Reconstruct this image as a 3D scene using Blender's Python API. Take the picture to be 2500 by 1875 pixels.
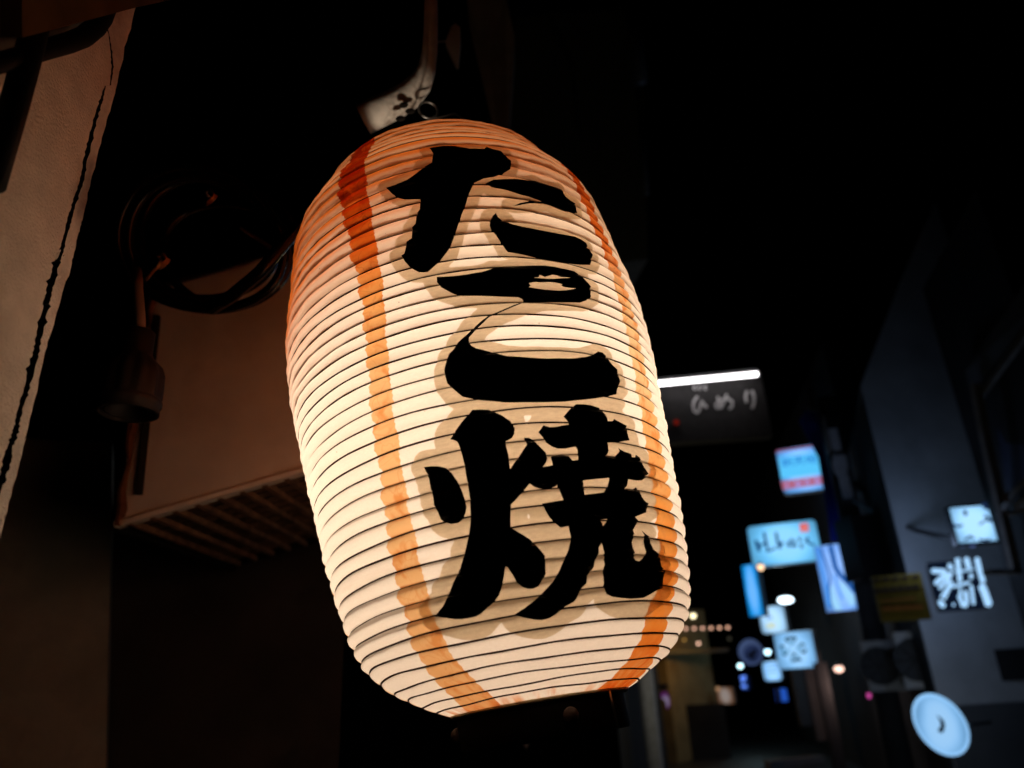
import bpy, math, random
import numpy as np
from mathutils import Vector, Matrix
random.seed(7); rng = np.random.default_rng(7)
SC = bpy.context.scene
for o in list(bpy.data.objects): bpy.data.objects.remove(o)

# ---------------------------------------------------------------- camera
PITCH, ROLL = math.radians(22.5), math.radians(3.0)
CAM = Vector((0, 0, 1.45))
FW = Vector((0, math.cos(PITCH), math.sin(PITCH)))
UP0 = Vector((0, -math.sin(PITCH), math.cos(PITCH))); RT0 = Vector((1, 0, 0))
RT = RT0*math.cos(ROLL) - UP0*math.sin(ROLL)
UP = RT0*math.sin(ROLL) + UP0*math.cos(ROLL)
cd = bpy.data.cameras.new('camera'); cam = bpy.data.objects.new('camera', cd)
SC.collection.objects.link(cam); SC.camera = cam
cam.matrix_world = Matrix.Translation(CAM) @ Matrix((RT, UP, -FW)).transposed().to_4x4()
cd.sensor_width = 36; cd.lens = 36*1805/2500; cd.clip_start = .02; cd.clip_end = 500
cd.dof.use_dof = True; cd.dof.focus_distance = .475; cd.dof.aperture_fstop = 6.2

# ---------------------------------------------------------------- night sky
W = bpy.data.worlds.new('World'); SC.world = W; W.use_nodes = True
wn = W.node_tree; bg = wn.nodes['Background']
sky = wn.nodes.new('ShaderNodeTexSky'); sky.sky_type = 'NISHITA'; sky.sun_disc = False
sky.sun_elevation = math.radians(-9); sky.sun_rotation = math.radians(200)
wn.links.new(sky.outputs[0], bg.inputs[0]); bg.inputs[1].default_value = .05

vs = SC.view_settings
vs.view_transform = 'Standard'; vs.look = 'None'; vs.gamma = 1; vs.exposure = 0; vs.use_curve_mapping = False
cy = SC.cycles
cy.use_denoising = True; cy.max_bounces = 10; cy.diffuse_bounces = 7; cy.transmission_bounces = 10
cy.sample_clamp_indirect = 4; cy.caustics_reflective = False; cy.caustics_refractive = False
cy.use_adaptive_sampling = False

# ---------------------------------------------------------------- helpers
def at(u, v, d):            # point of the place seen at pixel (u, v) of a 2212 px wide view, d metres ahead
    return CAM + FW*d + RT*((u-1106)/1597.2*d) - UP*((v-829.5)/1597.2*d)
def ray(u, v): return (at(u, v, 1) - CAM)
def at_z(u, v, z):
    r = ray(u, v); return CAM + r*((z-CAM.z)/r.z)
def on_plane(u, v, p, n):
    r = ray(u, v); return CAM + r*((p-CAM).dot(n)/r.dot(n))
def upright(u, v, p0):      # point of pixel ray nearest to the vertical line through p0
    r = ray(u, v).normalized(); z = Vector((0, 0, 1)); w = p0-CAM
    b = r.dot(z); d = r.dot(w); e = z.dot(w); s = (d-b*e)/(1-b*b)
    return CAM + r*s

ORG = {}
def tag(o, label=None, cat=None, group=None, kind=None):
    if label: o['label'] = label
    if cat: o['category'] = cat
    if group: o['group'] = group
    if kind: o['kind'] = kind
    return o
def thing(name, loc, label, cat, group=None):
    o = bpy.data.objects.new(name, None); o.empty_display_size = .05
    SC.collection.objects.link(o); o.location = loc; ORG[o] = Vector(loc)
    return tag(o, label, cat, group)
class MB:
    def __init__(s): s.v = []; s.f = []
    def add(s, v, f):
        n = len(s.v); s.v += [tuple(x) for x in v]; s.f += [tuple(i+n for i in q) for q in f]; return s
    def box(s, c, x, y, z):        # centre + half-axis vectors
        c = Vector(c); P = [c+x*i+y*j+z*k for i in (-1, 1) for j in (-1, 1) for k in (-1, 1)]
        return s.add(P, [(0,1,3,2),(4,6,7,5),(0,4,5,1),(2,3,7,6),(0,2,6,4),(1,5,7,3)])
    def prism(s, pts, ext):        # polygon swept along ext
        n = len(pts); P = [Vector(p) for p in pts]; P += [p+ext for p in P]
        return s.add(P, [tuple(range(n)), tuple(range(2*n-1, n-1, -1))] + [(i, i+n, (i+1) % n+n, (i+1) % n) for i in range(n)])
    def tube(s, pts, r, n=10, closed=False, caps=True):
        P = [Vector(p) for p in pts]; m = len(P); R = r if isinstance(r, (list, tuple)) else [r]*m
        rings = []; pu = None
        for i in range(m):
            a = P[(i-1) % m] if (closed or i > 0) else P[i]; b = P[(i+1) % m] if (closed or i < m-1) else P[i]
            t = (b-a).normalized()
            if pu is None:
                pu = t.orthogonal().normalized()
            u = (pu - t*pu.dot(t)).normalized(); pu = u; w = t.cross(u)
            rings.append([P[i] + (u*math.cos(2*math.pi*k/n) + w*math.sin(2*math.pi*k/n))*R[i] for k in range(n)])
        V = [p for rg in rings for p in rg]; F = []
        for i in range(m if closed else m-1):
            j = (i+1) % m
            for k in range(n): F.append((i*n+k, i*n+(k+1) % n, j*n+(k+1) % n, j*n+k))
        if caps and not closed: F += [tuple(range(n-1, -1, -1)), tuple((m-1)*n+k for k in range(n))]
        return s.add(V, F)
    def lathe(s, c, ax, prof, n=28, jag=None):
        ax = ax.normalized(); u = ax.orthogonal().normalized(); w = ax.cross(u); c = Vector(c)
        V = []; F = []
        for r, h in prof:
            for k in range(n):
                q = r*(1 + (jag(k, r, h) if jag else 0)); a = 2*math.pi*k/n
                V.append(c + ax*h + (u*math.cos(a)+w*math.sin(a))*q)
        for i in range(len(prof)-1):
            for k in range(n): F.append((i*n+k, i*n+(k+1) % n, (i+1)*n+(k+1) % n, (i+1)*n+k))
        return s.add(V, F)
    def ball(s, c, r, n=12, sc=(1, 1, 1)):
        V = []; F = []; m = n//2
        for i in range(m+1):
            for k in range(n):
                a = math.pi*i/m; b = 2*math.pi*k/n
                V.append(Vector(c) + Vector((r*sc[0]*math.sin(a)*math.cos(b), r*sc[1]*math.sin(a)*math.sin(b), r*sc[2]*math.cos(a))))
        for i in range(m):
            for k in range(n): F.append((i*n+k, i*n+(k+1) % n, (i+1)*n+(k+1) % n, (i+1)*n+k))
        return s.add(V, F)
    def build(s, name, m, parent=None, smooth=False, attrs=None, base=None):
        me = bpy.data.meshes.new(name)
        if parent is not None: org = ORG[parent]
        elif base is not None: org = Vector(base)
        else:
            A = np.array([tuple(p) for p in s.v]); org = Vector((float(A[:,0].mean()), float(A[:,1].mean()), float(A[:,2].min())))
        me.from_pydata([(p[0]-org.x, p[1]-org.y, p[2]-org.z) for p in s.v], [], s.f); me.update()
        if m: me.materials.append(m)
        if smooth: me.polygons.foreach_set('use_smooth', [True]*len(me.polygons))
        for k, val in (attrs or {}).items():
            me.attributes.new(k, 'FLOAT', 'POINT').data.foreach_set('value', np.asarray(val, dtype=np.float32))
        o = bpy.data.objects.new(name, me); SC.collection.objects.link(o); ORG[o] = org
        if parent is not None: o.parent = parent
        else: o.location = org
        return o

# ---------------------------------------------------------------- materials
def new_mat(name):
    m = bpy.data.materials.new(name); m.use_nodes = True; nt = m.node_tree; nt.nodes.clear()
    out = nt.nodes.new('ShaderNodeOutputMaterial'); return m, nt, out
def N(nt, typ, **kw):
    n = nt.nodes.new(typ)
    for k, v in kw.items():
        if k in n.inputs: n.inputs[k].default_value = v
        else: setattr(n, k, v)
    return n
def surf(name, col, rough=.7, spec=.3, noise=.25, scale=30., bump=0., bscale=200., metal=0., dirt=None, dscale=6.):
    m, nt, out = new_mat(name); L = nt.links.new
    b = N(nt, 'ShaderNodeBsdfPrincipled', Roughness=rough, Metallic=metal); b.inputs['Specular IOR Level'].default_value = spec
    tc = N(nt, 'ShaderNodeTexCoord'); nz = N(nt, 'ShaderNodeTexNoise', Scale=scale, Detail=6.)
    L(tc.outputs['Object'], nz.inputs['Vector'])
    r = N(nt, 'ShaderNodeValToRGB'); r.color_ramp.elements[0].position = .3; r.color_ramp.elements[1].position = .75
    r.color_ramp.elements[0].color = tuple(c*(1-noise) for c in col)+(1,); r.color_ramp.elements[1].color = tuple(min(1, c*(1+noise*.5)) for c in col)+(1,)
    L(nz.outputs['Fac'], r.inputs['Fac']); colout = r.outputs['Color']
    if dirt:
        n2 = N(nt, 'ShaderNodeTexNoise', Scale=dscale, Detail=8., Roughness=.65); L(tc.outputs['Object'], n2.inputs['Vector'])
        r2 = N(nt, 'ShaderNodeValToRGB'); r2.color_ramp.elements[0].position = .52; r2.color_ramp.elements[1].position = .68
        L(n2.outputs['Fac'], r2.inputs['Fac'])
        mx = N(nt, 'ShaderNodeMix', data_type='RGBA'); L(r2.outputs['Color'], mx.inputs['Factor']); L(colout, mx.inputs[6]); mx.inputs[7].default_value = dirt+(1,)
        colout = mx.outputs[2]
    L(colout, b.inputs['Base Color'])
    if bump:
        n3 = N(nt, 'ShaderNodeTexNoise', Scale=bscale, Detail=5.); L(tc.outputs['Object'], n3.inputs['Vector'])
        bp = N(nt, 'ShaderNodeBump', Strength=bump, Distance=.002); L(n3.outputs['Fac'], bp.inputs['Height']); L(bp.outputs[0], b.inputs['Normal'])
    L(b.outputs[0], out.inputs[0]); return m
def glow(name, col, s=1., var=0., scale=3.):      # self-lit face; light boxes are brightest over their tubes, in the middle
    m, nt, out = new_mat(name); L = nt.links.new
    e = N(nt, 'ShaderNodeEmission', Strength=s); e.inputs[0].default_value = tuple(col)+(1,)
    if var:
        tc = N(nt, 'ShaderNodeTexCoord'); nz = N(nt, 'ShaderNodeTexNoise', Scale=scale, Detail=2.); L(tc.outputs['Object'], nz.inputs['Vector'])
        sb = N(nt, 'ShaderNodeVectorMath', operation='SUBTRACT'); L(tc.outputs['Generated'], sb.inputs[0]); sb.inputs[1].default_value = (.5, .5, .5)
        ln = N(nt, 'ShaderNodeVectorMath', operation='LENGTH'); L(sb.outputs[0], ln.inputs[0])
        ad = N(nt, 'ShaderNodeMath', operation='MULTIPLY_ADD'); L(nz.outputs['Fac'], ad.inputs[0]); ad.inputs[1].default_value = -.25; L(ln.outputs['Value'], ad.inputs[2])
        mr = N(nt, 'ShaderNodeMapRange', interpolation_type='SMOOTHSTEP'); mr.inputs[1].default_value = .25; mr.inputs[2].default_value = .72; mr.inputs[3].default_value = s*1.20; mr.inputs[4].default_value = s*.62
        L(ad.outputs[0], mr.inputs[0]); L(mr.outputs[0], e.inputs['Strength'])
        hs = N(nt, 'ShaderNodeMix', data_type='RGBA'); mh = N(nt, 'ShaderNodeMapRange', interpolation_type='SMOOTHSTEP'); mh.inputs[1].default_value = .50; mh.inputs[2].default_value = .15; mh.inputs[4].default_value = .16
        L(ad.outputs[0], mh.inputs[0]); L(mh.outputs[0], hs.inputs['Factor']); hs.inputs[6].default_value = tuple(col)+(1,); hs.inputs[7].default_value = (.75, .92, 1, 1); L(hs.outputs[2], e.inputs[0])
    L(e.outputs[0], out.inputs[0]); return m

# outlines of the brush lettering, unrolled: angle*2000, height*20000
GLYPHS = {
    'ta1': '84,7213 112,7220 140,7228 174,7232 207,7238 241,7246 277,7229 312,7216 348,7206 376,7188 404,7173 432,7160 460,7148 489,7137 517,7127 557,7127 596,7128 635,7130 675,7133 703,7180 741,7162 780,7146 820,7140 861,7135 878,7111 896,7090 894,6992 909,6943 940,6915 944,6862 911,6761 898,6707 860,6668 825,6639 777,6587 728,6529 686,6493 649,6480 613,6469 577,6460 543,6439 510,6421 478,6405 447,6306 423,6241 401,6192 385,6130 367,6055 353,6004 340,5963 326,5936 304,5843 287,5796 273,5751 259,5715 240,5621 226,5571 212,5535 198,5506 182,5430 164,5369 146,5327 128,5296 105,5222 83,5183 61,5155 39,5131 16,5111 -14,5061 -44,5025 -75,4996 -91,4981 -108,4967 -144,4973 -166,4982 -188,4991 -210,5018 -233,5051 -260,5095 -273,5127 -285,5154 -297,5186 -312,5247 -329,5315 -296,5326 -280,5363 -269,5414 -274,5497 -264,5517 -236,5528 -209,5540 -200,5583 -197,5648 -195,5726 -174,5740 -154,5756 -142,5807 -135,5883 -127,5961 -112,5980 -96,6001 -90,6053 -86,6129 -81,6192 -119,6204 -157,6218 -196,6233 -235,6250 -264,6282 -296,6321 -333,6406 -358,6442 -375,6482 -396,6538 -428,6633 -394,6632 -359,6633 -324,6633 -292,6638 -260,6642 -228,6648 -196,6654 -160,6670 -125,6688 -90,6710 -56,6736 -22,6771 9,6853 37,6861 64,6872 91,6883 100,6928 109,6996 118,7101 110,7128 102,7161',
    'ta2': '596,6400 624,6414 653,6431 682,6450 719,6458 756,6468 793,6480 838,6488 885,6498 932,6511 975,6518 1019,6527 1065,6540 1114,6558 1172,6593 1205,6572 1244,6560 1284,6553 1326,6550 1369,6550 1415,6553 1464,6561 1524,6584 1515,6490 1540,6445 1578,6432 1618,6421 1659,6418 1701,6416 1662,6320 1646,6254 1649,6219 1657,6192 1627,6175 1563,6114 1511,6086 1467,6068 1426,6055 1382,6059 1340,6065 1299,6073 1261,6083 1224,6096 1189,6113 1143,6097 1100,6085 1059,6076 1016,6053 975,6035 936,6020 894,5998 853,5980 813,5964 852,5994 894,6032 930,6050 968,6073 1008,6101 1061,6122 1127,6166 1174,6175 1134,6180 1095,6185 1057,6192 1019,6200 980,6205 940,6212 902,6220 864,6229 833,6238 801,6249 770,6260 740,6272 706,6282 673,6292 640,6305 616,6344',
    'ta3': '610,5794 618,5764 628,5739 645,5723 663,5709 681,5679 697,5648 716,5618 737,5596 762,5585 788,5575 814,5566 849,5559 885,5554 922,5550 959,5546 999,5545 1040,5545 1081,5545 1123,5546 1166,5547 1210,5548 1254,5550 1300,5554 1342,5563 1385,5574 1430,5587 1469,5579 1509,5573 1539,5560 1572,5548 1599,5518 1580,5434 1584,5381 1607,5350 1606,5316 1561,5233 1522,5157 1480,5145 1439,5134 1400,5125 1354,5118 1310,5112 1266,5108 1206,5080 1160,5072 1116,5067 1074,5064 1033,5062 998,5069 964,5077 932,5088 904,5108 867,5112 831,5116 804,5120 777,5123 751,5127 721,5132 692,5136 663,5142 635,5147 618,5172 607,5208 600,5259 593,5309 578,5333 564,5361 553,5397 541,5442 534,5504 527,5528 523,5559 527,5596 536,5655 560,5722 574,5750 592,5771',
    'ko1': '-39,4867 -6,4860 26,4854 59,4849 91,4845 125,4842 158,4840 192,4839 226,4838 260,4840 294,4844 329,4848 364,4853 399,4867 435,4883 471,4903 508,4905 545,4907 582,4911 620,4917 661,4929 698,4931 736,4934 774,4938 812,4943 850,4946 888,4949 926,4953 965,4958 1000,4959 1035,4960 1071,4962 1112,4959 1154,4956 1197,4955 1241,4954 1286,4953 1324,4940 1358,4921 1367,4877 1388,4848 1414,4824 1432,4808 1452,4794 1441,4734 1424,4668 1429,4625 1378,4574 1328,4524 1291,4502 1257,4484 1218,4479 1179,4474 1141,4470 1103,4466 1063,4463 1023,4461 984,4459 946,4458 908,4455 870,4454 833,4452 789,4439 755,4433 721,4429 688,4426 687,4460 677,4475 658,4485 639,4495 604,4497 569,4499 534,4502 499,4505 465,4508 429,4512 393,4516 358,4521 322,4527 287,4533 254,4539 221,4545 189,4552 156,4561 131,4584 106,4611 81,4621 59,4636 38,4654 17,4673 1,4691 -16,4711 -32,4765 -45,4790 -41,4825',
    'ho1': '764,4684 803,4698 843,4714 861,4705 895,4710 929,4716 964,4724 1001,4733 1009,4724 1040,4722 1071,4720 1103,4719 1084,4683 1105,4680 1127,4677 1168,4680 1210,4684 1253,4689 1216,4672 1181,4657 1147,4644 1118,4635 1090,4628 1062,4621 1024,4619 988,4618 951,4618 916,4617 883,4620 850,4622 818,4626 787,4629 756,4633 776,4647',
    'ho2': '827,4779 852,4784 877,4789 889,4816 913,4808 939,4800 967,4812 996,4825 1025,4840 1046,4837 1067,4834 1088,4828 1109,4822 1148,4828 1188,4835 1229,4843 1190,4830 1152,4819 1115,4809 1078,4801 1043,4793 1007,4789 973,4785 938,4783 901,4781 864,4780',
    'kot': '692,4437 652,4405 617,4383 583,4366 554,4352 526,4340 497,4329 469,4319 441,4309 411,4292 379,4266 349,4247 328,4224 307,4203 287,4185 260,4165 234,4147 205,4109 180,4076 155,4048 130,4023 99,4023 67,4024 87,4039 108,4055 132,4076 156,4101 180,4131 211,4159 242,4181 272,4206 295,4224 319,4244 343,4269 379,4301 409,4310 439,4321 470,4333 498,4345 527,4357 556,4371 586,4387 613,4400 641,4415 672,4436',
    'ko2': '98,4046 120,4044 142,4043 138,4016 134,3992 139,3961 145,3930 164,3906 183,3885 213,3871 243,3859 271,3845 299,3832 328,3817 352,3798 377,3782 401,3768 427,3754 459,3747 491,3741 523,3735 555,3729 588,3724 621,3721 655,3718 689,3716 723,3714 757,3713 792,3711 827,3711 862,3712 898,3713 935,3715 972,3717 1010,3720 1048,3724 1087,3728 1124,3736 1163,3746 1203,3756 1250,3780 1307,3811 1346,3840 1382,3866 1407,3865 1433,3864 1454,3849 1477,3835 1497,3796 1513,3754 1537,3733 1564,3715 1593,3699 1608,3666 1570,3596 1577,3559 1596,3529 1598,3498 1523,3415 1514,3383 1514,3357 1474,3346 1436,3335 1383,3315 1324,3291 1275,3274 1230,3260 1188,3248 1148,3238 1110,3228 1073,3221 1036,3214 1001,3208 965,3202 931,3197 897,3192 859,3190 821,3189 784,3188 747,3187 711,3187 675,3187 639,3187 603,3187 568,3189 533,3192 498,3195 464,3198 430,3201 396,3205 362,3209 329,3213 300,3222 271,3231 243,3241 214,3251 186,3263 158,3275 130,3291 101,3310 73,3331 44,3339 16,3348 -12,3358 -30,3377 -49,3400 -71,3433 -96,3478 -111,3508 -123,3528 -124,3559 -126,3596 -131,3646 -129,3675 -125,3699 -114,3725 -103,3755 -94,3789 -82,3826 -68,3847 -54,3871 -32,3891 -11,3914 5,3942 20,3975 35,3999 56,4014 77,4029',
    'ya1': '-477,2677 -446,2673 -415,2670 -379,2660 -343,2651 -314,2635 -287,2619 -267,2587 -244,2549 -230,2512 -219,2480 -210,2452 -208,2429 -194,2381 -185,2344 -182,2312 -182,2284 -183,2259 -179,2225 -175,2188 -173,2157 -184,2129 -197,2104 -222,2078 -239,2040 -259,2027 -279,2014 -313,2018 -346,2023 -375,2039 -407,2057 -424,2079 -434,2094 -433,2117 -434,2142 -438,2170 -450,2201 -470,2241 -473,2265 -464,2287 -457,2311 -453,2338 -458,2383 -470,2436 -461,2467 -454,2500 -452,2538 -469,2592 -474,2630 -475,2653',
    'ya2': '48,3184 81,3180 115,3177 141,3172 167,3166 194,3161 218,3142 242,3114 265,3091 289,3070 312,3042 335,3016 360,2993 373,2957 382,2909 375,2880 369,2853 355,2834 341,2816 312,2806 283,2796 280,2765 276,2732 277,2700 278,2671 281,2644 280,2614 275,2566 272,2523 270,2487 294,2514 319,2545 346,2582 373,2616 395,2640 415,2665 436,2693 458,2723 457,2772 451,2810 474,2808 498,2806 521,2789 536,2760 551,2724 569,2693 577,2683 598,2655 620,2631 631,2608 618,2556 608,2532 599,2510 580,2488 562,2468 594,2471 626,2473 658,2476 654,2502 652,2532 655,2567 671,2584 702,2589 735,2594 768,2601 795,2584 824,2571 834,2539 848,2512 877,2515 905,2517 917,2558 941,2611 935,2639 925,2658 915,2677 879,2669 843,2662 807,2655 772,2656 738,2658 710,2671 682,2686 658,2711 635,2737 639,2781 621,2803 603,2825 586,2848 605,2870 625,2894 646,2920 672,2909 699,2898 733,2899 768,2901 806,2909 845,2917 885,2926 906,2967 887,2984 868,3001 853,3016 877,3042 903,3071 934,3104 988,3151 1014,3172 1051,3175 1089,3177 1128,3176 1168,3176 1200,3171 1233,3166 1267,3162 1288,3140 1293,3107 1307,3081 1313,3056 1323,3034 1330,3003 1358,3006 1387,3009 1405,3033 1441,3021 1479,3010 1530,2999 1584,2990 1583,2950 1563,2899 1568,2856 1585,2821 1540,2810 1497,2800 1457,2791 1406,2777 1356,2763 1312,2752 1270,2742 1261,2703 1261,2670 1267,2640 1263,2619 1247,2591 1287,2596 1332,2604 1371,2608 1383,2629 1404,2656 1386,2692 1413,2678 1443,2665 1480,2658 1518,2652 1557,2647 1582,2620 1625,2625 1631,2651 1664,2643 1700,2635 1725,2613 1693,2565 1679,2526 1707,2495 1747,2470 1806,2449 1742,2400 1673,2364 1631,2339 1592,2334 1554,2330 1516,2332 1479,2334 1443,2336 1434,2301 1436,2272 1429,2254 1369,2212 1426,2217 1489,2225 1548,2253 1564,2264 1599,2255 1602,2233 1575,2177 1590,2138 1625,2116 1668,2096 1718,2087 1732,2070 1656,2022 1631,1994 1616,1969 1562,1951 1513,1934 1467,1919 1496,1904 1528,1891 1479,1850 1444,1814 1420,1785 1403,1759 1416,1740 1432,1721 1419,1693 1379,1657 1354,1626 1358,1599 1367,1575 1386,1556 1410,1539 1387,1508 1358,1476 1375,1443 1402,1437 1430,1432 1453,1448 1479,1465 1517,1497 1572,1534 1564,1550 1539,1573 1520,1597 1518,1624 1526,1654 1563,1688 1582,1717 1548,1742 1522,1768 1554,1750 1590,1732 1623,1722 1659,1712 1636,1672 1617,1634 1636,1602 1665,1573 1727,1555 1798,1538 1758,1486 1746,1442 1761,1411 1791,1385 1860,1368 1887,1342 1806,1288 1790,1248 1811,1221 1852,1197 1789,1154 1721,1140 1662,1128 1609,1106 1566,1086 1535,1074 1508,1063 1482,1052 1423,1050 1366,1049 1311,1047 1265,1051 1222,1056 1180,1060 1138,1066 1098,1073 1060,1079 1021,1095 986,1112 978,1142 981,1175 983,1212 972,1244 970,1279 970,1301 975,1324 1006,1362 1000,1387 1001,1413 995,1438 994,1464 1017,1505 1035,1544 1021,1575 1013,1610 1006,1632 985,1611 967,1592 968,1571 971,1550 961,1526 924,1490 899,1459 890,1424 887,1393 872,1369 842,1344 806,1315 794,1286 787,1260 784,1236 765,1220 748,1206 733,1192 697,1156 674,1125 656,1098 643,1084 630,1072 601,1062 573,1052 544,1043 509,1022 470,999 435,978 401,965 368,953 332,948 295,944 255,950 216,957 184,968 152,979 121,990 94,1005 66,1021 39,1037 73,1049 106,1062 139,1074 167,1089 194,1103 222,1119 250,1135 279,1157 311,1182 340,1203 366,1220 394,1243 423,1268 454,1294 479,1323 513,1360 527,1380 544,1403 559,1430 575,1458 596,1489 623,1525 638,1555 654,1585 664,1614 678,1645 696,1678 713,1712 704,1745 699,1782 698,1821 660,1817 622,1814 600,1841 579,1871 560,1900 537,1924 526,1947 516,1971 509,1997 505,2038 501,2080 534,2082 567,2085 600,2088 633,2091 666,2094 700,2098 687,2127 679,2161 676,2196 683,2239 673,2267 649,2259 626,2253 597,2239 564,2242 535,2249 507,2255 481,2262 456,2271 435,2287 416,2305 397,2287 379,2271 361,2256 336,2227 310,2196 287,2170 265,2146 241,2125 217,2106 211,2080 203,2042 195,2003 188,1969 182,1938 177,1910 172,1885 190,1859 207,1837 225,1817 249,1795 273,1773 298,1753 323,1733 340,1713 354,1689 367,1663 381,1633 396,1605 412,1579 431,1554 427,1515 417,1468 411,1438 407,1410 405,1384 390,1365 368,1339 348,1314 330,1291 313,1270 288,1262 262,1254 239,1256 215,1259 189,1273 163,1289 145,1317 126,1348 118,1373 110,1394 103,1416 92,1441 81,1467 70,1495 54,1511 44,1478 33,1448 23,1420 9,1392 -6,1366 -17,1329 -30,1298 -44,1270 -59,1244 -86,1221 -114,1200 -143,1178 -170,1155 -195,1138 -220,1122 -247,1107 -275,1092 -303,1085 -332,1079 -365,1079 -399,1079 -433,1080 -468,1080 -502,1087 -536,1094 -564,1104 -592,1115 -622,1127 -654,1138 -686,1150 -721,1162 -759,1174 -734,1196 -688,1211 -653,1225 -621,1240 -594,1264 -572,1290 -556,1319 -551,1360 -512,1383 -490,1404 -470,1426 -453,1449 -435,1472 -420,1497 -409,1525 -383,1548 -357,1571 -338,1601 -320,1634 -306,1669 -294,1707 -275,1736 -258,1766 -243,1799 -230,1834 -221,1863 -212,1892 -197,1913 -187,1936 -177,1961 -169,1987 -164,2024 -164,2070 -153,2095 -144,2130 -138,2171 -136,2221 -132,2266 -127,2293 -124,2323 -123,2358 -124,2402 -124,2441 -120,2473 -117,2510 -116,2554 -120,2609 -118,2635 -118,2664 -118,2696 -120,2732 -125,2770 -128,2801 -129,2826 -136,2859 -159,2882 -176,2892 -194,2903 -177,2927 -161,2953 -138,2983 -113,3006 -93,3025 -74,3046 -55,3068 -28,3100 -2,3137 23,3163',
    'yh1': '917,2296 955,2300 994,2304 1033,2309 1073,2314 1113,2319 1155,2325 1198,2332 1203,2317 1199,2283 1205,2255 1154,2208 1117,2168 1073,2161 1030,2155 988,2150 947,2145 907,2140 913,2184 944,2245 930,2270',
    'yh2': '1043,1888 1087,1891 1132,1894 1115,1871 1093,1846 1067,1822 1045,1800 1042,1823 1043,1847',
}
# ---------------------------------------------------------------- the paper lantern
# surface of the lantern: angle th (0 = towards the camera), height zp above its foot
QP = [-0.02233, 0.01676, 0.57831, 0.21327, 0.49633]
ZK = np.array([0,.03,.07,.12,.17,.22,.27,.32,.37,.41,.445,.475,.5])*.92
RK = np.array([0.03, 0.08682, 0.11203, 0.11986, 0.12479, 0.12966, 0.13313, 0.13097, 0.12692, 0.12099, 0.10588, 0.08839, 0.03531])
BX, BY, S1, S2, HT = 0.02874, -0.00241, 0.00435, 0.03822, .46
def cam2w(v): return RT*v[0] - UP*v[1] + FW*v[2]
_a = Vector((-QP[3], -1, QP[4])).normalized(); _e1 = (Vector((0, 0, -1)) - _a*(-_a.z)).normalized(); _e2 = _a.cross(_e1)
LA, LE1, LE2 = cam2w(_a), cam2w(_e1), cam2w(_e2); LC = CAM + cam2w(QP[:3])
def _spline(x, y):
    h = np.diff(x); n = len(x); A = np.zeros((n, n)); b = np.zeros(n); A[0, 0] = A[-1, -1] = 1
    for i in range(1, n-1):
        A[i, i-1] = h[i-1]; A[i, i] = 2*(h[i-1]+h[i]); A[i, i+1] = h[i]; b[i] = 6*((y[i+1]-y[i])/h[i]-(y[i]-y[i-1])/h[i-1])
    m = np.linalg.solve(A, b)
    def f(z):
        z = np.clip(z, x[0], x[-1]); i = np.clip(np.searchsorted(x, z)-1, 0, n-2); t = z-x[i]; hh = h[i]; u = hh-t
        return (m[i]*u**3+m[i+1]*t**3)/(6*hh)+(y[i]/hh-m[i]*hh/6)*u+(y[i+1]/hh-m[i+1]*hh/6)*t
    return f
RF = _spline(ZK, RK)
HZ = np.array([.0118,.0160,.0203,.0252,.0304,.0369,.0440,.0516,.0596,.0680,.0766,.0852,.0942,.1034,.1124,.1214,.1304,.1394,.1484,.1574,
      .1664,.1748,.1830,.1912,.1992,.2072,.2150,.2226,.2304,.2382,.2464,.2552,.2646,.2746,.2852,.2968,.3082,.3196,.3310,.3424,.3540,.3660,
      .3775,.3885,.3990,.4090,.4185,.4275,.4360,.4440])
NB = len(HZ)-1
_wob = [rng.uniform(0, 6.28, 3) for _ in HZ]
def wobble(k, th):
    a = _wob[k]; return .00042*(np.sin(2*th+a[0]) + .7*np.sin(5*th+a[1]) + .4*np.sin(11*th+a[2])) * (0 if k == 0 else 1)
def band_of(zp): return np.clip(np.searchsorted(HZ, zp, side='right')-1, 0, NB-1)
def surf_pt(th, zp, off=0.):
    th = np.asarray(th, float); zp = np.asarray(zp, float)
    k = band_of(zp); ph = np.clip((zp-HZ[k])/(HZ[k+1]-HZ[k]), 0, 1)
    pitch = HZ[k+1]-HZ[k]
    lo = np.clip((zp-.30)/.14, 0, 1)
    amp = pitch*(.25*(1-lo)+.12*lo+.10*np.clip((.19-zp)/.09,0,1))*(1+.28*np.sin(k*7.3))*np.clip((zp-.010)/.02, .25, 1)
    sh = np.sin(np.pi*ph)**.65
    # fine creases of old paper
    cr = .00022*np.sin(th*37+k*1.7+3*np.sin(th*5+k))*sh + .0003*np.sin(th*13+k*2.3)*sh
    rho = RF(zp) - .65*amp + amp*sh + cr + off
    bz = (zp*(HT-zp))/(HT*HT/4)
    X = rho*np.cos(th)+BX*bz; Y = rho*np.sin(th)+BY*bz; Z = zp-HT/2-S1*X-S2*Y
    P = np.array(LC)[None] + X.reshape(-1,1)*np.array(LE1)+Y.reshape(-1,1)*np.array(LE2)+Z.reshape(-1,1)*np.array(LA)
    return P, ph.ravel()
def warp(th, zp):      # the wire hoops do not sit quite level
    k = band_of(zp); ph = (zp-HZ[k])/(HZ[k+1]-HZ[k])
    w0 = np.array([wobble(int(i), t) for i, t in zip(k, th)]); w1 = np.array([wobble(int(i)+1, t) for i, t in zip(k, th)])
    return w0*(1-ph)+w1*ph
def lantern_mesh(th, zp, off):
    th = np.asarray(th, float); zp = np.asarray(zp, float)
    P, ph = surf_pt(th, zp, off); P = P + warp(th, zp).reshape(-1, 1)*np.array(LA)
    return P, dict(th=th, zp=zp, ph=ph)

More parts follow.
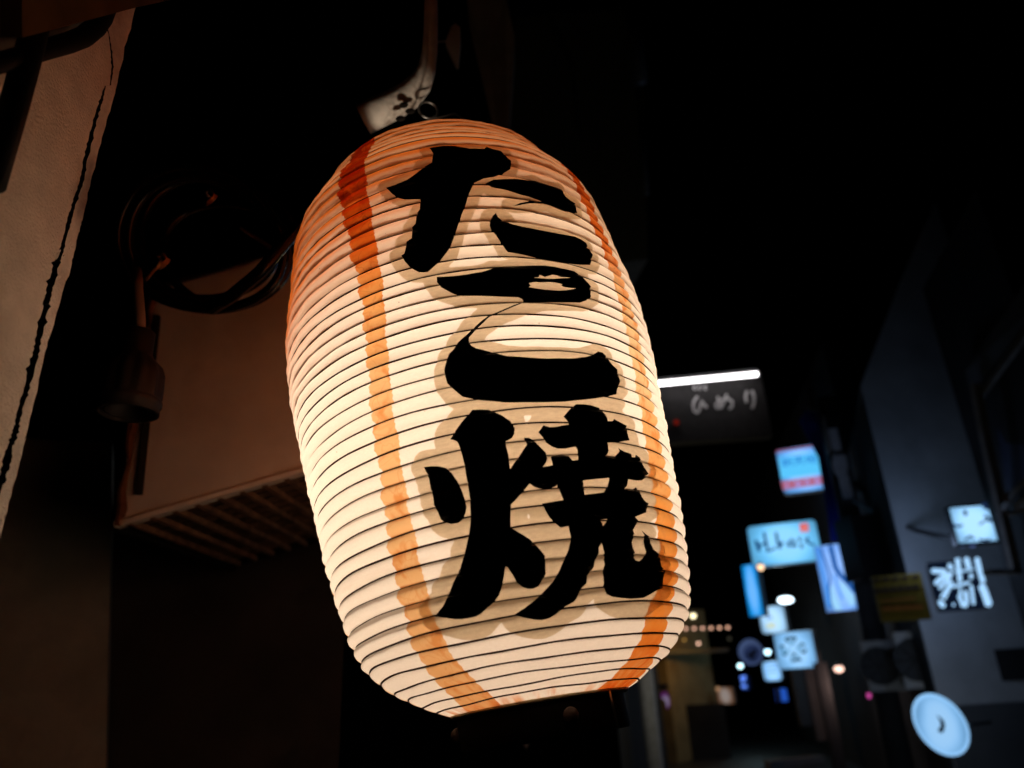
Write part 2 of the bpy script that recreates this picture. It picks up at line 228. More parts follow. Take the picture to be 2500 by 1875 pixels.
def paper_mat(name, kind):
    m, nt, out = new_mat(name); L = nt.links.new
    def attr(n):
        a = N(nt, 'ShaderNodeAttribute'); a.attribute_name = n; return a.outputs['Fac']
    def mth(op, a, b=None, c=None):
        n = N(nt, 'ShaderNodeMath', operation=op)
        for i, x in enumerate((a, b, c)):
            if x is None: continue
            if isinstance(x, (int, float)): n.inputs[i].default_value = x
            else: L(x, n.inputs[i])
        return n.outputs[0]
    def smooth(x, a, b):
        n = N(nt, 'ShaderNodeMapRange', interpolation_type='SMOOTHSTEP'); L(x, n.inputs[0]); n.inputs[1].default_value = a; n.inputs[2].default_value = b; return n.outputs[0]
    def mixc(f, a, b):
        n = N(nt, 'ShaderNodeMix', data_type='RGBA')
        if isinstance(f, float): n.inputs['Factor'].default_value = f
        else: L(f, n.inputs['Factor'])
        for i, x in ((6, a), (7, b)):
            if isinstance(x, tuple): n.inputs[i].default_value = x+(1,)
            else: L(x, n.inputs[i])
        return n.outputs[2]
    th, zp, ph = attr('th'), attr('zp'), attr('ph')
    cmb = N(nt, 'ShaderNodeCombineXYZ'); L(mth('MULTIPLY', th, .13), cmb.inputs[0]); L(zp, cmb.inputs[1])
    def noise(sx, sy, scale, detail=4., rough=.55, dist=0.):
        v = N(nt, 'ShaderNodeVectorMath', operation='MULTIPLY'); L(cmb.outputs[0], v.inputs[0]); v.inputs[1].default_value = (sx, sy, 1)
        n = N(nt, 'ShaderNodeTexNoise', Scale=scale, Detail=detail, Roughness=rough, Distortion=dist); L(v.outputs[0], n.inputs['Vector']); return n.outputs['Fac']
    fib = noise(1, 2.5, 420., 5., .7); smear = noise(.25, 3.0, 26., 4.)
    if kind == 'paper':
        c = mixc(smooth(fib, .25, .8), (.89, .845, .79), (.95, .915, .87))
        c = mixc(mth('MULTIPLY', smooth(smear, .56, .72), .30), c, (.62, .54, .45))
        c = mixc(mth('MULTIPLY', smooth(zp, .19, .42), .75), c, (.86, .61, .29))
        # red dye that has run down from the painted top, caught above each hoop
        lean = mth('ADD', mth('MULTIPLY', th, -.055), mth('ADD', zp, mth('MULTIPLY', noise(.5, 1.2, 14., 3.), .05)))
        run = smooth(lean, .262, .385)
        inrib = mth('ADD', .42, mth('MULTIPLY', smooth(mth('ADD', ph, mth('MULTIPLY', run, .35)), .46, .92), .58))
        st = mth('MULTIPLY', run, inrib)
        side = mth('MULTIPLY', mth('MULTIPLY', smooth(mth('MULTIPLY', th, -1.), .75, 1.35), smooth(th, -2.5, -1.8)), smooth(zp, .22, .34))
        st = mth('MINIMUM', mth('ADD', st, mth('MULTIPLY', side, .9)), 1.)
        c = mixc(mth('MULTIPLY', st, .95), c, (.64, .15, .006))
        foot = mth('MULTIPLY', smooth(zp, .0175, .0125), smooth(noise(1, 1, 45., 3.), .45, .65))
        c = mixc(mth('MULTIPLY', foot, .8), c, (.75, .30, .08))
        # sooty smears and fly specks
        vor = N(nt, 'ShaderNodeTexVoronoi', Scale=120.); L(cmb.outputs[0], vor.inputs['Vector'])
        sp = mth('MULTIPLY', smooth(vor.outputs['Distance'], .075, .04), mth('GREATER_THAN', noise(1, 1, 60., 1.), .60))
        c = mixc(mth('MULTIPLY', sp, .75), c, (.18, .13, .09)); tr = .46; dk = .9
    elif kind == 'halo':
        c = mixc(smooth(noise(.6, 2.2, 300., 5., .75), .3, .7), (.71, .61, .47), (.83, .73, .57)); tr = .74; dk = 1
        c = mixc(mth('MULTIPLY', smooth(smear, .5, .7), .4), c, (.62, .54, .39))
    else:
        stops = {'left': [(.0, (.78, .24, .05)), (.017, (.91, .54, .25)), (.06, (.95, .63, .33)), (.19, (.95, .64, .34)), (.24, (.94, .50, .17)), (.285, (.85, .26, .04)), (.34, (.58, .09, .012)), (.46, (.42, .05, .008))],
                 'right': [(.0, (.80, .17, .02)), (.045, (.93, .34, .06)), (.10, (.95, .46, .13)), (.15, (.95, .60, .28)), (.20, (.95, .76, .48)), (.245, (.94, .70, .40)), (.285, (.85, .26, .06)), (.46, (.55, .08, .015))],
                 'far': [(.0, (.92, .72, .5)), (.14, (.93, .73, .5)), (.19, (.92, .55, .25)), (.22, (.85, .28, .06)), (.30, (.70, .14, .02)), (.46, (.5, .08, .01))]}[kind]
        r = N(nt, 'ShaderNodeValToRGB'); cr = r.color_ramp
        while len(cr.elements) < len(stops): cr.elements.new(.5)
        for e, (p, col) in zip(cr.elements, stops): e.position = p/.46; e.color = col+(1,)
        jit = mth('ADD', zp, mth('MULTIPLY', mth('SUBTRACT', noise(1, 1, 55., 4.), .5), .085))
        L(mth('DIVIDE', jit, .46), r.inputs['Fac']); c = r.outputs['Color']
        # crumpled folds: dye pools in the creases and along the wire
        w = noise(1.0, 1.25, 48., 2.5, .5, .7)
        fold = mth('MULTIPLY', smooth(mth('ABSOLUTE', mth('SUBTRACT', w, .5)), .022, .0), .28)
        low = mixc(smooth(zp, .20, .30), (.80, .34, .10), (.26, .03, .006)); c = mixc(fold, c, low)
        blot = smooth(noise(1.2, 1., 70., 3., .55, .5), .50, .68); c = mixc(mth('MULTIPLY', blot, .85), c, mixc(smooth(zp, .20, .30), (.86, .38, .12), (.85, .22, .025)))
        pool = mth('MULTIPLY', smooth(mth('ADD', mth('ABSOLUTE', mth('SUBTRACT', ph, .5)), mth('MULTIPLY', w, .22)), .50, .62), .75)
        c = mixc(pool, c, (.75, .20, .03)); tr = .85; dk = 1
    t = N(nt, 'ShaderNodeBsdfTranslucent'); d = N(nt, 'ShaderNodeBsdfDiffuse'); mx = N(nt, 'ShaderNodeMixShader'); mx.inputs[0].default_value = tr
    L(c, t.inputs[0]); L(c, d.inputs[0])
    bp = N(nt, 'ShaderNodeBump', Strength=.35, Distance=.0006); L(noise(.7, 1.3, 160., 4.), bp.inputs['Height']); L(bp.outputs[0], t.inputs['Normal']); L(bp.outputs[0], d.inputs['Normal'])
    L(d.outputs[0], mx.inputs[1]); L(t.outputs[0], mx.inputs[2]); L(mx.outputs[0], out.inputs[0]); return m

M_paper, M_halo = paper_mat('lantern_paper', 'paper'), paper_mat('backing_paper', 'halo')
M_ink = surf('black_paint', (.004, .004, .004), .45, .12, noise=.3, bump=.1)
M_wire = surf('rusty_wire', (.040, .012, .006), .7, .15)

base_pt = LC - LA*(HT/2)
lantern = thing('paper_lantern', base_pt, 'large glowing white paper lantern with black brush lettering and orange side stripes', 'lantern')
NT, NP = 256, 8
def band_grid():
    zz = [HZ[0]]
    for k in range(NB): zz += list(HZ[k]+(HZ[k+1]-HZ[k])*np.arange(1, NP+1)/NP)
    return np.array(zz)
ZG = band_grid()
def shell(th0, th1, n, z, off, closed, edge=None):
    T = np.linspace(th0, th1, n+1)[:n if closed else n+1]; nt_ = len(T)
    th, zp = np.meshgrid(T, z)
    if edge is not None: th = edge(th, zp)
    th = th.ravel(); zp = zp.ravel(); P, at_ = lantern_mesh(th, zp, off); F = []
    for i in range(len(z)-1):
        for k in range(nt_ if closed else nt_-1):
            k2 = (k+1) % nt_; F.append((i*nt_+k, i*nt_+k2, (i+1)*nt_+k2, (i+1)*nt_+k))
    mb = MB(); mb.add([tuple(p) for p in P], F); return mb, at_
mb, A_ = shell(-math.pi, math.pi, NT, ZG, 0, True)
mb.build('paper_shade', M_paper, lantern, True, A_)
# wire hoops
for k in range(1, NB+1):
    T = np.linspace(-math.pi, math.pi, 97)[:-1]; z = np.full(96, HZ[k]-1e-7)
    P, _ = surf_pt(T, z, .00025); P = P + np.array([wobble(k, t) for t in T]).reshape(-1, 1)*np.array(LA)
    MB().tube([Vector(p) for p in P], .00044 if HZ[k] > .32 else .00064, 6, closed=True).build('hoop', M_wire, lantern, True)
# painted side stripes on strips of thin paper
def stripe(cl, cr, kind, z0=HZ[0], z1=.444):
    zs = np.array([c[0] for c in cl]); ls = np.array([c[1] for c in cl]); rs = np.array([c[2] for c in cl])
    z = ZG[(ZG >= z0-1e-6) & (ZG <= z1)]
    def edge(u, zp):
        a = np.interp(zp, zs, ls); b = np.interp(zp, zs, rs)
        k = band_of(zp); ph_ = (zp-HZ[k])/(HZ[k+1]-HZ[k]); j = .007*np.sin(np.pi*ph_)+.003*np.sin(zp*1900+2*cr)
        j = j + .008*np.sin(k*2.1+cr)*np.where(u < .5, 1, .7)
        return a+(b-a)*u + j*np.where(u < .5, -(1-2*u), (2*u-1))
    mb, A_ = shell(0, 1, 14, z, .00015, False, edge)
    mb.build('side_stripe', paper_mat('stripe_paper_'+kind, kind), lantern, True, A_)
stripe([(.0118, -.78, -.36), (.02, -.66, -.345), (.03, -.60, -.37), (.06, -.54, -.385), (.09, -.52, -.375), (.13, -.475, -.36), (.17, -.45, -.34), (.20, -.415, -.315), (.235, -.387, -.285), (.255, -.39, -.277), (.30, -.44, -.30), (.34, -.505, -.33), (.37, -.53, -.345), (.444, -.60, -.40)], 1., 'left')
stripe([(.0118, .70, 1.45), (.016, .765, 1.40), (.020, .788, 1.28), (.025, .795, 1.14), (.034, .785, 1.03), (.044, .775, .985), (.053, .82, 1.02), (.062, .86, 1.065), (.085, .91, 1.105), (.12, .925, 1.12), (.16, .945, 1.11), (.20, .955, 1.09), (.25, .948, 1.062), (.29, .955, 1.075), (.32, .955, 1.09), (.36, .96, 1.09), (.444, .97, 1.1)], 2.2, 'right')
stripe([(.0118, -1.62, -1.38), (.444, -1.62, -1.38)], 4., 'far')

# brush lettering, laid on the ribbed paper
def parse(s): return np.array([[int(a)/2000., int(b)/20000.] for a, b in (q.split(',') for q in s.split())])
G = {k: parse(v) for k, v in GLYPHS.items()}
from mathutils.geometry import delaunay_2d_cdt
def evenodd(Q, rings):
    r = np.zeros(len(Q), bool)
    for a in rings:
        for s, e in zip(a, np.roll(a, -1, 0)):
            c = ((s[1] > Q[:, 1]) != (e[1] > Q[:, 1]))
            r ^= c & (Q[:, 0] < s[0]+(Q[:, 1]-s[1])*(e[0]-s[0])/(e[1]-s[1] if abs(e[1]-s[1]) > 1e-12 else 1e-12))
    return r
def letter(strokes, off=.0012):
    TH = []; ZP = []; F = []; K = np.array([125., 1000.])       # work in millimetres of paper
    for rings in strokes:
        rings = [r*K for r in rings]; V = []; E = []
        for r in rings:
            n = len(V); V += [Vector((float(x), float(y))) for x, y in r]; E += [(n+i, n+(i+1) % len(r)) for i in range(len(r))]
        lo = np.min([r.min(0) for r in rings], 0)-1; hi = np.max([r.max(0) for r in rings], 0)+1
        for z in ZG[::2]*1000:
            if lo[1] < z < hi[1]: E.append((len(V), len(V)+1)); V += [Vector((lo[0], z)), Vector((hi[0], z))]
        for t in np.arange(lo[0]+.7, hi[0], 4.): E.append((len(V), len(V)+1)); V += [Vector((float(t), lo[1])), Vector((float(t), hi[1]))]
        v, e, f = delaunay_2d_cdt(V, E, [], 0, 1e-4)[:3]
        v = np.array([tuple(x) for x in v]); f = np.array([tuple(x) for x in f]); keep = evenodd(v[f].mean(1), rings)
        n = len(TH); TH += list(v[:, 0]/K[0]); ZP += list(v[:, 1]/K[1]); F += [tuple(int(i)+n for i in q) for q in f[keep]]
    used = sorted({i for q in F for i in q}); mp = {u: i for i, u in enumerate(used)}
    P, A_ = lantern_mesh(np.array(TH)[used], np.array(ZP)[used], off)
    mb = MB(); mb.add([tuple(x) for x in P], [tuple(mp[i] for i in q) for q in F]); return mb, A_
for polys in ([[G['ta1']], [G['ta2']], [G['ta3']]], [[G['ko1'], G['ho1'], G['ho2']], [G['kot']], [G['ko2']]], [[G['ya1']], [G['ya2'], G['yh1'], G['yh2']]]):
    mb, A_ = letter(polys); mb.build('painted_character', M_ink, lantern, False, A_)
# second sheet of paper behind the lettering: follows it at about 7 mm
RM = .125
segs = []; rings = [G[k] for k in ('ta1', 'ta2', 'ta3', 'ko1', 'kot', 'ko2', 'ya1', 'ya2')]
T = np.arange(-.95, 1.35, .0125); Zh = ZG[(ZG > .015) & (ZG < .415)]
tg, zg = np.meshgrid(T, Zh); pts = np.stack([tg.ravel()*RM, zg.ravel()], 1); D = np.full(len(pts), 9.); inside = np.zeros(len(pts), bool)
for ri, p in enumerate(rings):
    a = p*np.array([RM, 1]); b = np.roll(a, -1, 0); ins = np.zeros(len(pts), bool)
    near = (pts[:, 0] > a[:, 0].min()-.012) & (pts[:, 0] < a[:, 0].max()+.012) & (pts[:, 1] > a[:, 1].min()-.012) & (pts[:, 1] < a[:, 1].max()+.012)
    Q = pts[near]; dm = np.full(len(Q), 9.); iq = np.zeros(len(Q), bool)
    for s, e in zip(a, b):
        d = e-s; t = np.clip(((Q-s)@d)/max(d@d, 1e-14), 0, 1); dm = np.minimum(dm, np.hypot(*(Q-s-t[:, None]*d).T))
        c = ((s[1] > Q[:, 1]) != (e[1] > Q[:, 1]))
        xs = s[0]+(Q[:, 1]-s[1])*(e[0]-s[0])/(e[1]-s[1] if abs(e[1]-s[1]) > 1e-12 else 1e-12); iq ^= c & (Q[:, 0] < xs)
    D[near] = np.minimum(D[near], np.where(iq, -dm, dm))
D = D.reshape(tg.shape)
wid = .0064 + .0022*np.clip((.190-zg)/.03, 0, 1) + .0010*np.sin(tg*7+zg*60) - .0012*np.clip(tg-.55, 0, .5)
fld = wid - D
TH = []; ZP = []; F = []; cache = {}
def node(t, z):
    k = (round(t*1e6), round(z*1e7))
    if k not in cache: cache[k] = len(TH); TH.append(t); ZP.append(z)
    return cache[k]
for i in range(len(Zh)-1):
    for j in range(len(T)-1):
        q = [(T[j], Zh[i], fld[i, j]), (T[j+1], Zh[i], fld[i, j+1]), (T[j+1], Zh[i+1], fld[i+1, j+1]), (T[j], Zh[i+1], fld[i+1, j])]
        if all(x[2] <= 0 for x in q): continue
        out = []
        for a, b in zip(q, q[1:]+q[:1]):
            if a[2] > 0: out.append(node(a[0], a[1]))
            if (a[2] > 0) != (b[2] > 0): t = a[2]/(a[2]-b[2]); out.append(node(a[0]+(b[0]-a[0])*t, a[1]+(b[1]-a[1])*t))
        out = list(dict.fromkeys(out))
        if len(out) >= 3: F.append(tuple(out))
P, A_ = lantern_mesh(np.array(TH), np.array(ZP), .0004)
mb = MB(); mb.add([tuple(x) for x in P], F); mb.build('paper_backing', M_halo, lantern, True, A_)

# rims, foot and hanging wire
M_gold = surf('yellowed_rim', (.75, .58, .32), .5, .4, noise=.5, scale=120)
M_cap = surf('dark_brown_foot', (.004, .002, .0015), .7, .1, noise=.4, scale=40)
M_steel = surf('dull_steel', (.35, .34, .33), .35, .5, metal=.9)
def ringpts(zp, off, n=72, dz=0.):
    T = np.linspace(-math.pi, math.pi, n+1)[:-1]; P, _ = surf_pt(T, np.full(n, zp), off); return [Vector(p)+LA*dz for p in P]
RB = ringpts(HZ[0]+1e-6, 0)
MB().tube(RB, .0016, 8, closed=True).build('foot_rim', M_gold, lantern, True)
FC = sum(RB, Vector())/len(RB)
def capring(s, dz): return [FC+(p-FC)*s - LA*dz for p in RB]
rows = [capring(.96, -.001), capring(.965, .003), capring(.955, .020), capring(.93, .022), capring(.70, .022), capring(.02, .022)]
V = [p for r in rows for p in r]; n = len(RB)
F = [(i*n+k, i*n+(k+1) % n, (i+1)*n+(k+1) % n, (i+1)*n+k) for i in range(len(rows)-1) for k in range(n)]
foot = MB().add(V, F).build('foot', M_cap, lantern, True)
def facing(t, s, dz):
    T = int((t+math.pi)/(2*math.pi)*n) % n; return FC+(RB[T]-FC)*s - LA*dz
for t in (.42, -1.45):
    c = facing(t, .975, .011); MB().ball(c, .0047, 14).build('rivet', surf('brown_rivet', (.045, .02, .012), .6, .2), foot, True)
p = facing(.95, 1.02, .001); MB().tube([p, p-LA*.006, p-LA*.021], .0008, 6).build('clip_pin', M_steel, lantern, True)
RTOP = ringpts(.4435, 0)
MB().tube(RTOP, .0022, 8, closed=True).build('top_rim', M_cap, lantern, True)
TC = sum(RTOP, Vector())/len(RTOP)
HC = TC - LE2*.017; nr = len(RTOP)
HR = [HC + (p-TC).normalized()*.022 for p in RTOP]
MB().add(RTOP+HR, [(k, (k+1) % nr, (k+1) % nr+nr, k+nr) for k in range(nr)]).build('top_light_mask', M_cap, lantern)  # unseen plate added so its offset hole shapes light on the bracket
hook_pt = at(922, 262, .700)
pts = [RTOP[9], RTOP[9]*.5+hook_pt*.5+LA*.02, hook_pt, RTOP[45]*.5+hook_pt*.5+LA*.02, RTOP[45]]
MB().tube(pts, .0009, 6).build('hanging_wire', M_steel, lantern, True)
# bulb burning inside, off to one side and low
def inner(x, y, z): return LC + LE1*x + LE2*y + LA*(z-HT/2)
bl = bpy.data.lights.new('lantern_bulb', 'POINT'); bl.energy = 1.8; bl.color = (1., .785, .575); bl.shadow_soft_size = .010
bo = bpy.data.objects.new('lantern_bulb', bl); SC.collection.objects.link(bo); bo.parent = lantern; bo.location = inner(.010, -.004, .200) - base_pt
# ---------------------------------------------------------------- the place around it
Z1 = Vector((0, 0, 1))
def slab(name, px, d, thick, m, parent=None):          # flat-faced block: outline seen at px, d metres ahead, thick metres deep
    ds = d if isinstance(d, (list, tuple)) else [d]*len(px)
    return MB().prism([at(u, v, k) for (u, v), k in zip(px, ds)], FW.cross(RT0).cross(RT0).normalized()*-thick if False else Vector((0, 1, 0))*thick).build(name, m, parent)

M_asph = surf('asphalt', (.05, .05, .052), .5, .4, noise=.4, scale=8, bump=.4, bscale=90)
st = MB().add([(-40, -8, 0), (40, -8, 0), (40, 200, 0), (-40, 200, 0)], [(0, 1, 2, 3)]).build('street', M_asph); tag(st, kind='structure')

# --- plaster wall beside the lantern: two skins with a crack between them, dark block behind
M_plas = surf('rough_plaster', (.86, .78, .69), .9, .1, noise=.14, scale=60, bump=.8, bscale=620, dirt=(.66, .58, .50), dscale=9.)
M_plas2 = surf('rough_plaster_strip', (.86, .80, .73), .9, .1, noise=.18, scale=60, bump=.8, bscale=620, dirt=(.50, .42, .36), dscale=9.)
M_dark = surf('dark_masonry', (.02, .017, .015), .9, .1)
WP = at(150, 580, .42); WN = Vector((1, .06, 0)).normalized(); WT = Z1.cross(WN)
def wp(u, v, off=0.): return on_plane(u, v, WP, WN) + WN*off
K3 = 1/2.458*.8848
def c3(pts): return [(x*K3, y*K3) for x, y in pts]
def c4(pts): return [(x*K3, y*K3+600*.8848) for x, y in pts]
crack = c3([(600, -60), (622, 20), (628, 75), (640, 165), (652, 200), (668, 310), (675, 400), (662, 512), (632, 515), (610, 600), (580, 680), (545, 830), (512, 960), (490, 1080), (442, 1230), (418, 1320), (388, 1430), (352, 1560)]) + c4([(385, 20), (340, 100), (300, 250), (272, 380), (225, 590), (205, 690), (152, 880), (112, 1020), (92, 1120), (62, 1200), (32, 1330), (-5, 1450), (-90, 1700), (-200, 2000)])
wdt = [.3, .3, 1.2, 2., .8, 1.6, 2.2, 1.2, 1.2, 3.2, 3.2, 4.2, 4., 4., 4.2, 5., 4.6, 5.5, 6, 7, 6.5, 6, 6, 8, 5.5, 4.5, 5.5, 6, 8.5, 7.5, 7, 8]
edge = c3([(835, -60), (828, 0), (770, 210), (715, 430), (690, 560), (640, 720), (585, 930), (545, 1080), (495, 1320), (470, 1400), (440, 1540), (412, 1660)]) + c4([(395, 210), (330, 440), (270, 640), (230, 830), (170, 1080), (120, 1290), (70, 1480), (25, 1659), (-80, 2100)])
def shade_patch(m, p, r):  # soft cast shadow mixed into the plaster colour as a dark patch
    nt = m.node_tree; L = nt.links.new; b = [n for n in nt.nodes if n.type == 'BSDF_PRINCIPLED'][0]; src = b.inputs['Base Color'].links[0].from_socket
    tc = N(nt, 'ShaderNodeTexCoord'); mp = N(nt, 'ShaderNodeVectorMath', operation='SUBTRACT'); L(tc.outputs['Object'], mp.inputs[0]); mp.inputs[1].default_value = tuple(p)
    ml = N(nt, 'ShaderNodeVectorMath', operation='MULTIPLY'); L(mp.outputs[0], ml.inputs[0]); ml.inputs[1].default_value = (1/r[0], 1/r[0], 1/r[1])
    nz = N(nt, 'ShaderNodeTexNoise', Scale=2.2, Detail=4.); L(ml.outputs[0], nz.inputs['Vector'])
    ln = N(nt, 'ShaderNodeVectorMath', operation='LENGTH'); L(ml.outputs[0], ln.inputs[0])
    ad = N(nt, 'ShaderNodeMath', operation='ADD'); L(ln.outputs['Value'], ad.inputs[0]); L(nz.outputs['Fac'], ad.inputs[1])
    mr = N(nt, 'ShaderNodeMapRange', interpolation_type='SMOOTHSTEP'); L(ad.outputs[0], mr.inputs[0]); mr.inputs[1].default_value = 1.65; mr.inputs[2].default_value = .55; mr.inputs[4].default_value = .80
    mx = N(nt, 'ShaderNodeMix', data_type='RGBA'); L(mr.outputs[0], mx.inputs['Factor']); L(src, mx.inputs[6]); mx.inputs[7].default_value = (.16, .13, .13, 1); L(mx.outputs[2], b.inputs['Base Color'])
def jag(pts, n, a):
    out = []
    for p, q in zip(pts, pts[1:]):
        for k in range(n): t = k/n; out.append((p[0]+(q[0]-p[0])*t+(random.gauss(0, a) if 0 < k else 0), p[1]+(q[1]-p[1])*t+random.gauss(0, a*.3)))
    return out+[pts[-1]]
cw = []
for i in range(len(crack)-1):
    for k in range(8):
        t = k/8; cw.append((crack[i][0]+(crack[i+1][0]-crack[i][0])*t, crack[i][1]+(crack[i+1][1]-crack[i][1])*t, 1.45*(wdt[i]+(wdt[i+1]-wdt[i])*t)))
gl = [(x-w*.5-abs(random.gauss(0, w*.30)), y) for x, y, w in cw]; gr = [(x+w*.5+abs(random.gauss(0, w*.30)), y) for x, y, w in cw]
wall = thing('plaster_wall', wp(100, 900, -.06), 'rough beige plaster wall end with a long jagged crack beside its corner', 'wall')
main = gl + [(-620, 1760), (-420, -60)]
_sp = wp(192, 425)-ORG[wall]; shade_patch(M_plas, _sp, (.020, .034)); shade_patch(M_plas2, _sp, (.020, .034))
M_shade_grime = surf('crack_shade_grime', (.045, .033, .025), 1., .0)  # dirt plus the crack's shade, painted dark on its side faces
def skin(name, pts, m, crk):
    o = MB().prism([wp(u, v) for u, v in pts], -WN*.018).build(name, m, wall); o.data.materials.append(M_shade_grime)
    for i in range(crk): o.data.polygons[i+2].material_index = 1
    return o
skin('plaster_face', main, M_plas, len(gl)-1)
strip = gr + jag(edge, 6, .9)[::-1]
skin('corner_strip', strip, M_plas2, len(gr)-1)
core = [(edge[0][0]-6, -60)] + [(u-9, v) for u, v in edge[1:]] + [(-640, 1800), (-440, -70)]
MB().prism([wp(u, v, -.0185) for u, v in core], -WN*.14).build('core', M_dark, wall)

# black conduit and board over the wall's top
M_black = surf('black_paint_pipe', (.006, .006, .006), .6, .15)
con = [wp(u, v, .008) for u, v in [(-90, 150), (-10, 128), (60, 108), (115, 93), (150, 80), (175, 60), (192, 36), (203, 8), (208, -40)]]
o = MB().tube(con, [21*(p-CAM).dot(FW)/1597 for p in con], 12).build('conduit', M_black, None, True); tag(o, 'black conduit bending up across the top of the plaster wall', 'pipe')
o = MB().tube([wp(u, v, .010) for u, v in [(40, 30), (16, 120), (-18, 235), (-70, 400)]], 22*.45/1597, 12).build('drain_pipe', M_black, None, True); tag(o, 'black upright pipe at the far edge of the plaster wall', 'pipe')
bd = thing('wooden_board', wp(120, 10, .03), 'dark brown wooden board crossing above the cracked plaster wall', 'board')
bp_ = [wp(-80, 82, .016), wp(56, 50, .016), wp(154, 27, .016), wp(201, 16, .016), wp(285, 0, .016), wp(290, -70, .016), wp(-80, -60, .016)]
MB().prism(bp_, WN*.010).build('plank', surf('brown_board', (.13, .065, .02), .7, .2, noise=.5, scale=25), bd)

# --- recess behind: two wall faces, boxed vent with wire grille
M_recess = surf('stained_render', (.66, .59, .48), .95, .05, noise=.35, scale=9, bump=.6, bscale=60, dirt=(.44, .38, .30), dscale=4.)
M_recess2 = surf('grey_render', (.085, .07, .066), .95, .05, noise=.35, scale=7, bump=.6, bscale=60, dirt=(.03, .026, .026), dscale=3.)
RA = at(245, 1300, 1.12); RN = Vector((.45, -.9, 0)).normalized()
def rp(u, v, off=0.): return on_plane(u, v, RA, RN) + RN*off
rw = thing('recess_wall', rp(100, 1500), 'brown stained wall of the recess beyond the cracked plaster corner', 'wall')
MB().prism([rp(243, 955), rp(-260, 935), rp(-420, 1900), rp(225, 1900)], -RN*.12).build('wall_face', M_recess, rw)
RN2 = Vector((.25, -1, 0)).normalized(); RA2 = at(247, 1300, 1.125)
def rp2(u, v, off=0.): return on_plane(u, v, RA2, RN2) + RN2*off
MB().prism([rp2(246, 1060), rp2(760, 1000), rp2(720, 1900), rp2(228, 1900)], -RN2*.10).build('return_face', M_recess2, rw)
# vent box
M_panel = surf('beige_panel', (.84, .79, .71), .75, .25, noise=.14, scale=14, dirt=(.66, .58, .48), dscale=5., bump=.2)
M_rust = surf('rusty_edge', (.20, .09, .04), .9, .1, noise=.6, scale=60, bump=.8, bscale=120)
BL = at(251, 1140, .80); BR = at_z(735, 1000, BL.z); BR = at(735, 1000, .81); E1 = (BR-BL); bw = E1.length; E1.normalize()
E2 = Z1.cross(E1); E2 = E2 if E2.y > 0 else -E2
box = thing('vent_hood', BL, 'beige metal vent box with rusty edge and grille underneath, behind the lantern', 'vent')
hgt = (upright(318, 620, BL)-BL).z
MB().box(BL+E1*bw*.5+Z1*hgt*.5+E2*.004, E1*bw*.5, E2*.004, Z1*hgt*.5).build('front_panel', M_panel, box)
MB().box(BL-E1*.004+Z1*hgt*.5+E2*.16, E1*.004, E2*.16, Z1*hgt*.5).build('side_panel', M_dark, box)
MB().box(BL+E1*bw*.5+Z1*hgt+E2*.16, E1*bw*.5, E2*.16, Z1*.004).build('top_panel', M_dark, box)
lip = [BL+E1*t*bw - E2*.003 + Z1*(.003) for t in np.linspace(0, 1, 12)]
MB().tube(lip, .0042, 6).build('bottom_lip', M_panel, box)
pts = [BL-E2*.004+E1*(.004+.002*math.sin(k*2.1))+Z1*hgt*k/16 for k in range(17)]
MB().tube(pts, [.004+.0018*math.sin(k*1.3) for k in range(17)], 6).build('rusted_seam', M_rust, box)
cut = [BL-E2*.0035+E1*(.022-.010*k/6)+Z1*(hgt*(.10+.75*k/6)) for k in range(7)]
MB().tube(cut, .0045, 5).build('dark_gap', M_dark, box)
MB().box(BL+E1*bw*.5+E2*.30+Z1*.10, E1*bw*.5, E2*.002, Z1*.10).build('back_plate', M_dark, box)
M_bar = surf('rusty_grille', (.30, .16, .08), .8, .3, noise=.6, scale=50)
gb = []
for k in range(12):
    o_ = .012+k*.025; gb.append(MB().box(BL+E1*bw*.5+E2*o_+Z1*.010, E1*bw*.5, E2*.0024, Z1*.003).build('grille_bar', M_bar, box))
for k in range(20):
    t = .014+k*.025
    if t > bw: break
    gb.append(MB().box(BL+E1*t+E2*.15+Z1*.002, E1*.0026, E2*.15, Z1*.003).build('grille_bar', M_bar, box))
# --- lamp socket hanging in front
M_rub = surf('black_rubber', (.018, .015, .013), .6, .35, noise=.3)
sk0 = at(318, 716, .61); sk1 = upright(290, 893, sk0); ax = (sk1-sk0).normalized(); Hs = (sk1-sk0).length; px = .61/1597
sk = thing('lamp_socket', sk1, 'empty black rubber lamp socket hanging open end down beside the vent box', 'lamp socket')
c0 = at(304, 716, .61); ribs = lambda k, r, h: (.08 if (k % 4 < 2 and .45*Hs < h < .8*Hs) else 0)
MB().lathe(c0, ax, [(26*px, 0), (30*px, .02*Hs), (30*px, .28*Hs), (34*px, .33*Hs), (52*px, .46*Hs), (57*px, .55*Hs), (58*px, .78*Hs), (59*px, .86*Hs), (60*px, Hs), (53*px, Hs), (50*px, .7*Hs), (1*px, .68*Hs)], 48, ribs).build('socket_body', M_rub, sk, True)
MB().lathe(c0, ax, [(61*px, .84*Hs), (63*px, .86*Hs), (63*px, .90*Hs), (61*px, .92*Hs)], 40).build('socket_collar', M_rub, sk, True)
MB().lathe(c0, ax, [(44*px, .72*Hs), (45*px, .98*Hs), (42*px, .98*Hs), (42*px, .72*Hs)], 32).build('brass_thread', M_rub, sk, True)
M_cable = surf('grey_cable', (.22, .17, .13), .6, .3)
MB().tube([c0+ax*.004, at(303, 690, .61), at(297, 620, .615), at(296, 585, .64)], .0044, 8).build('socket_cable', M_cable, sk, True)
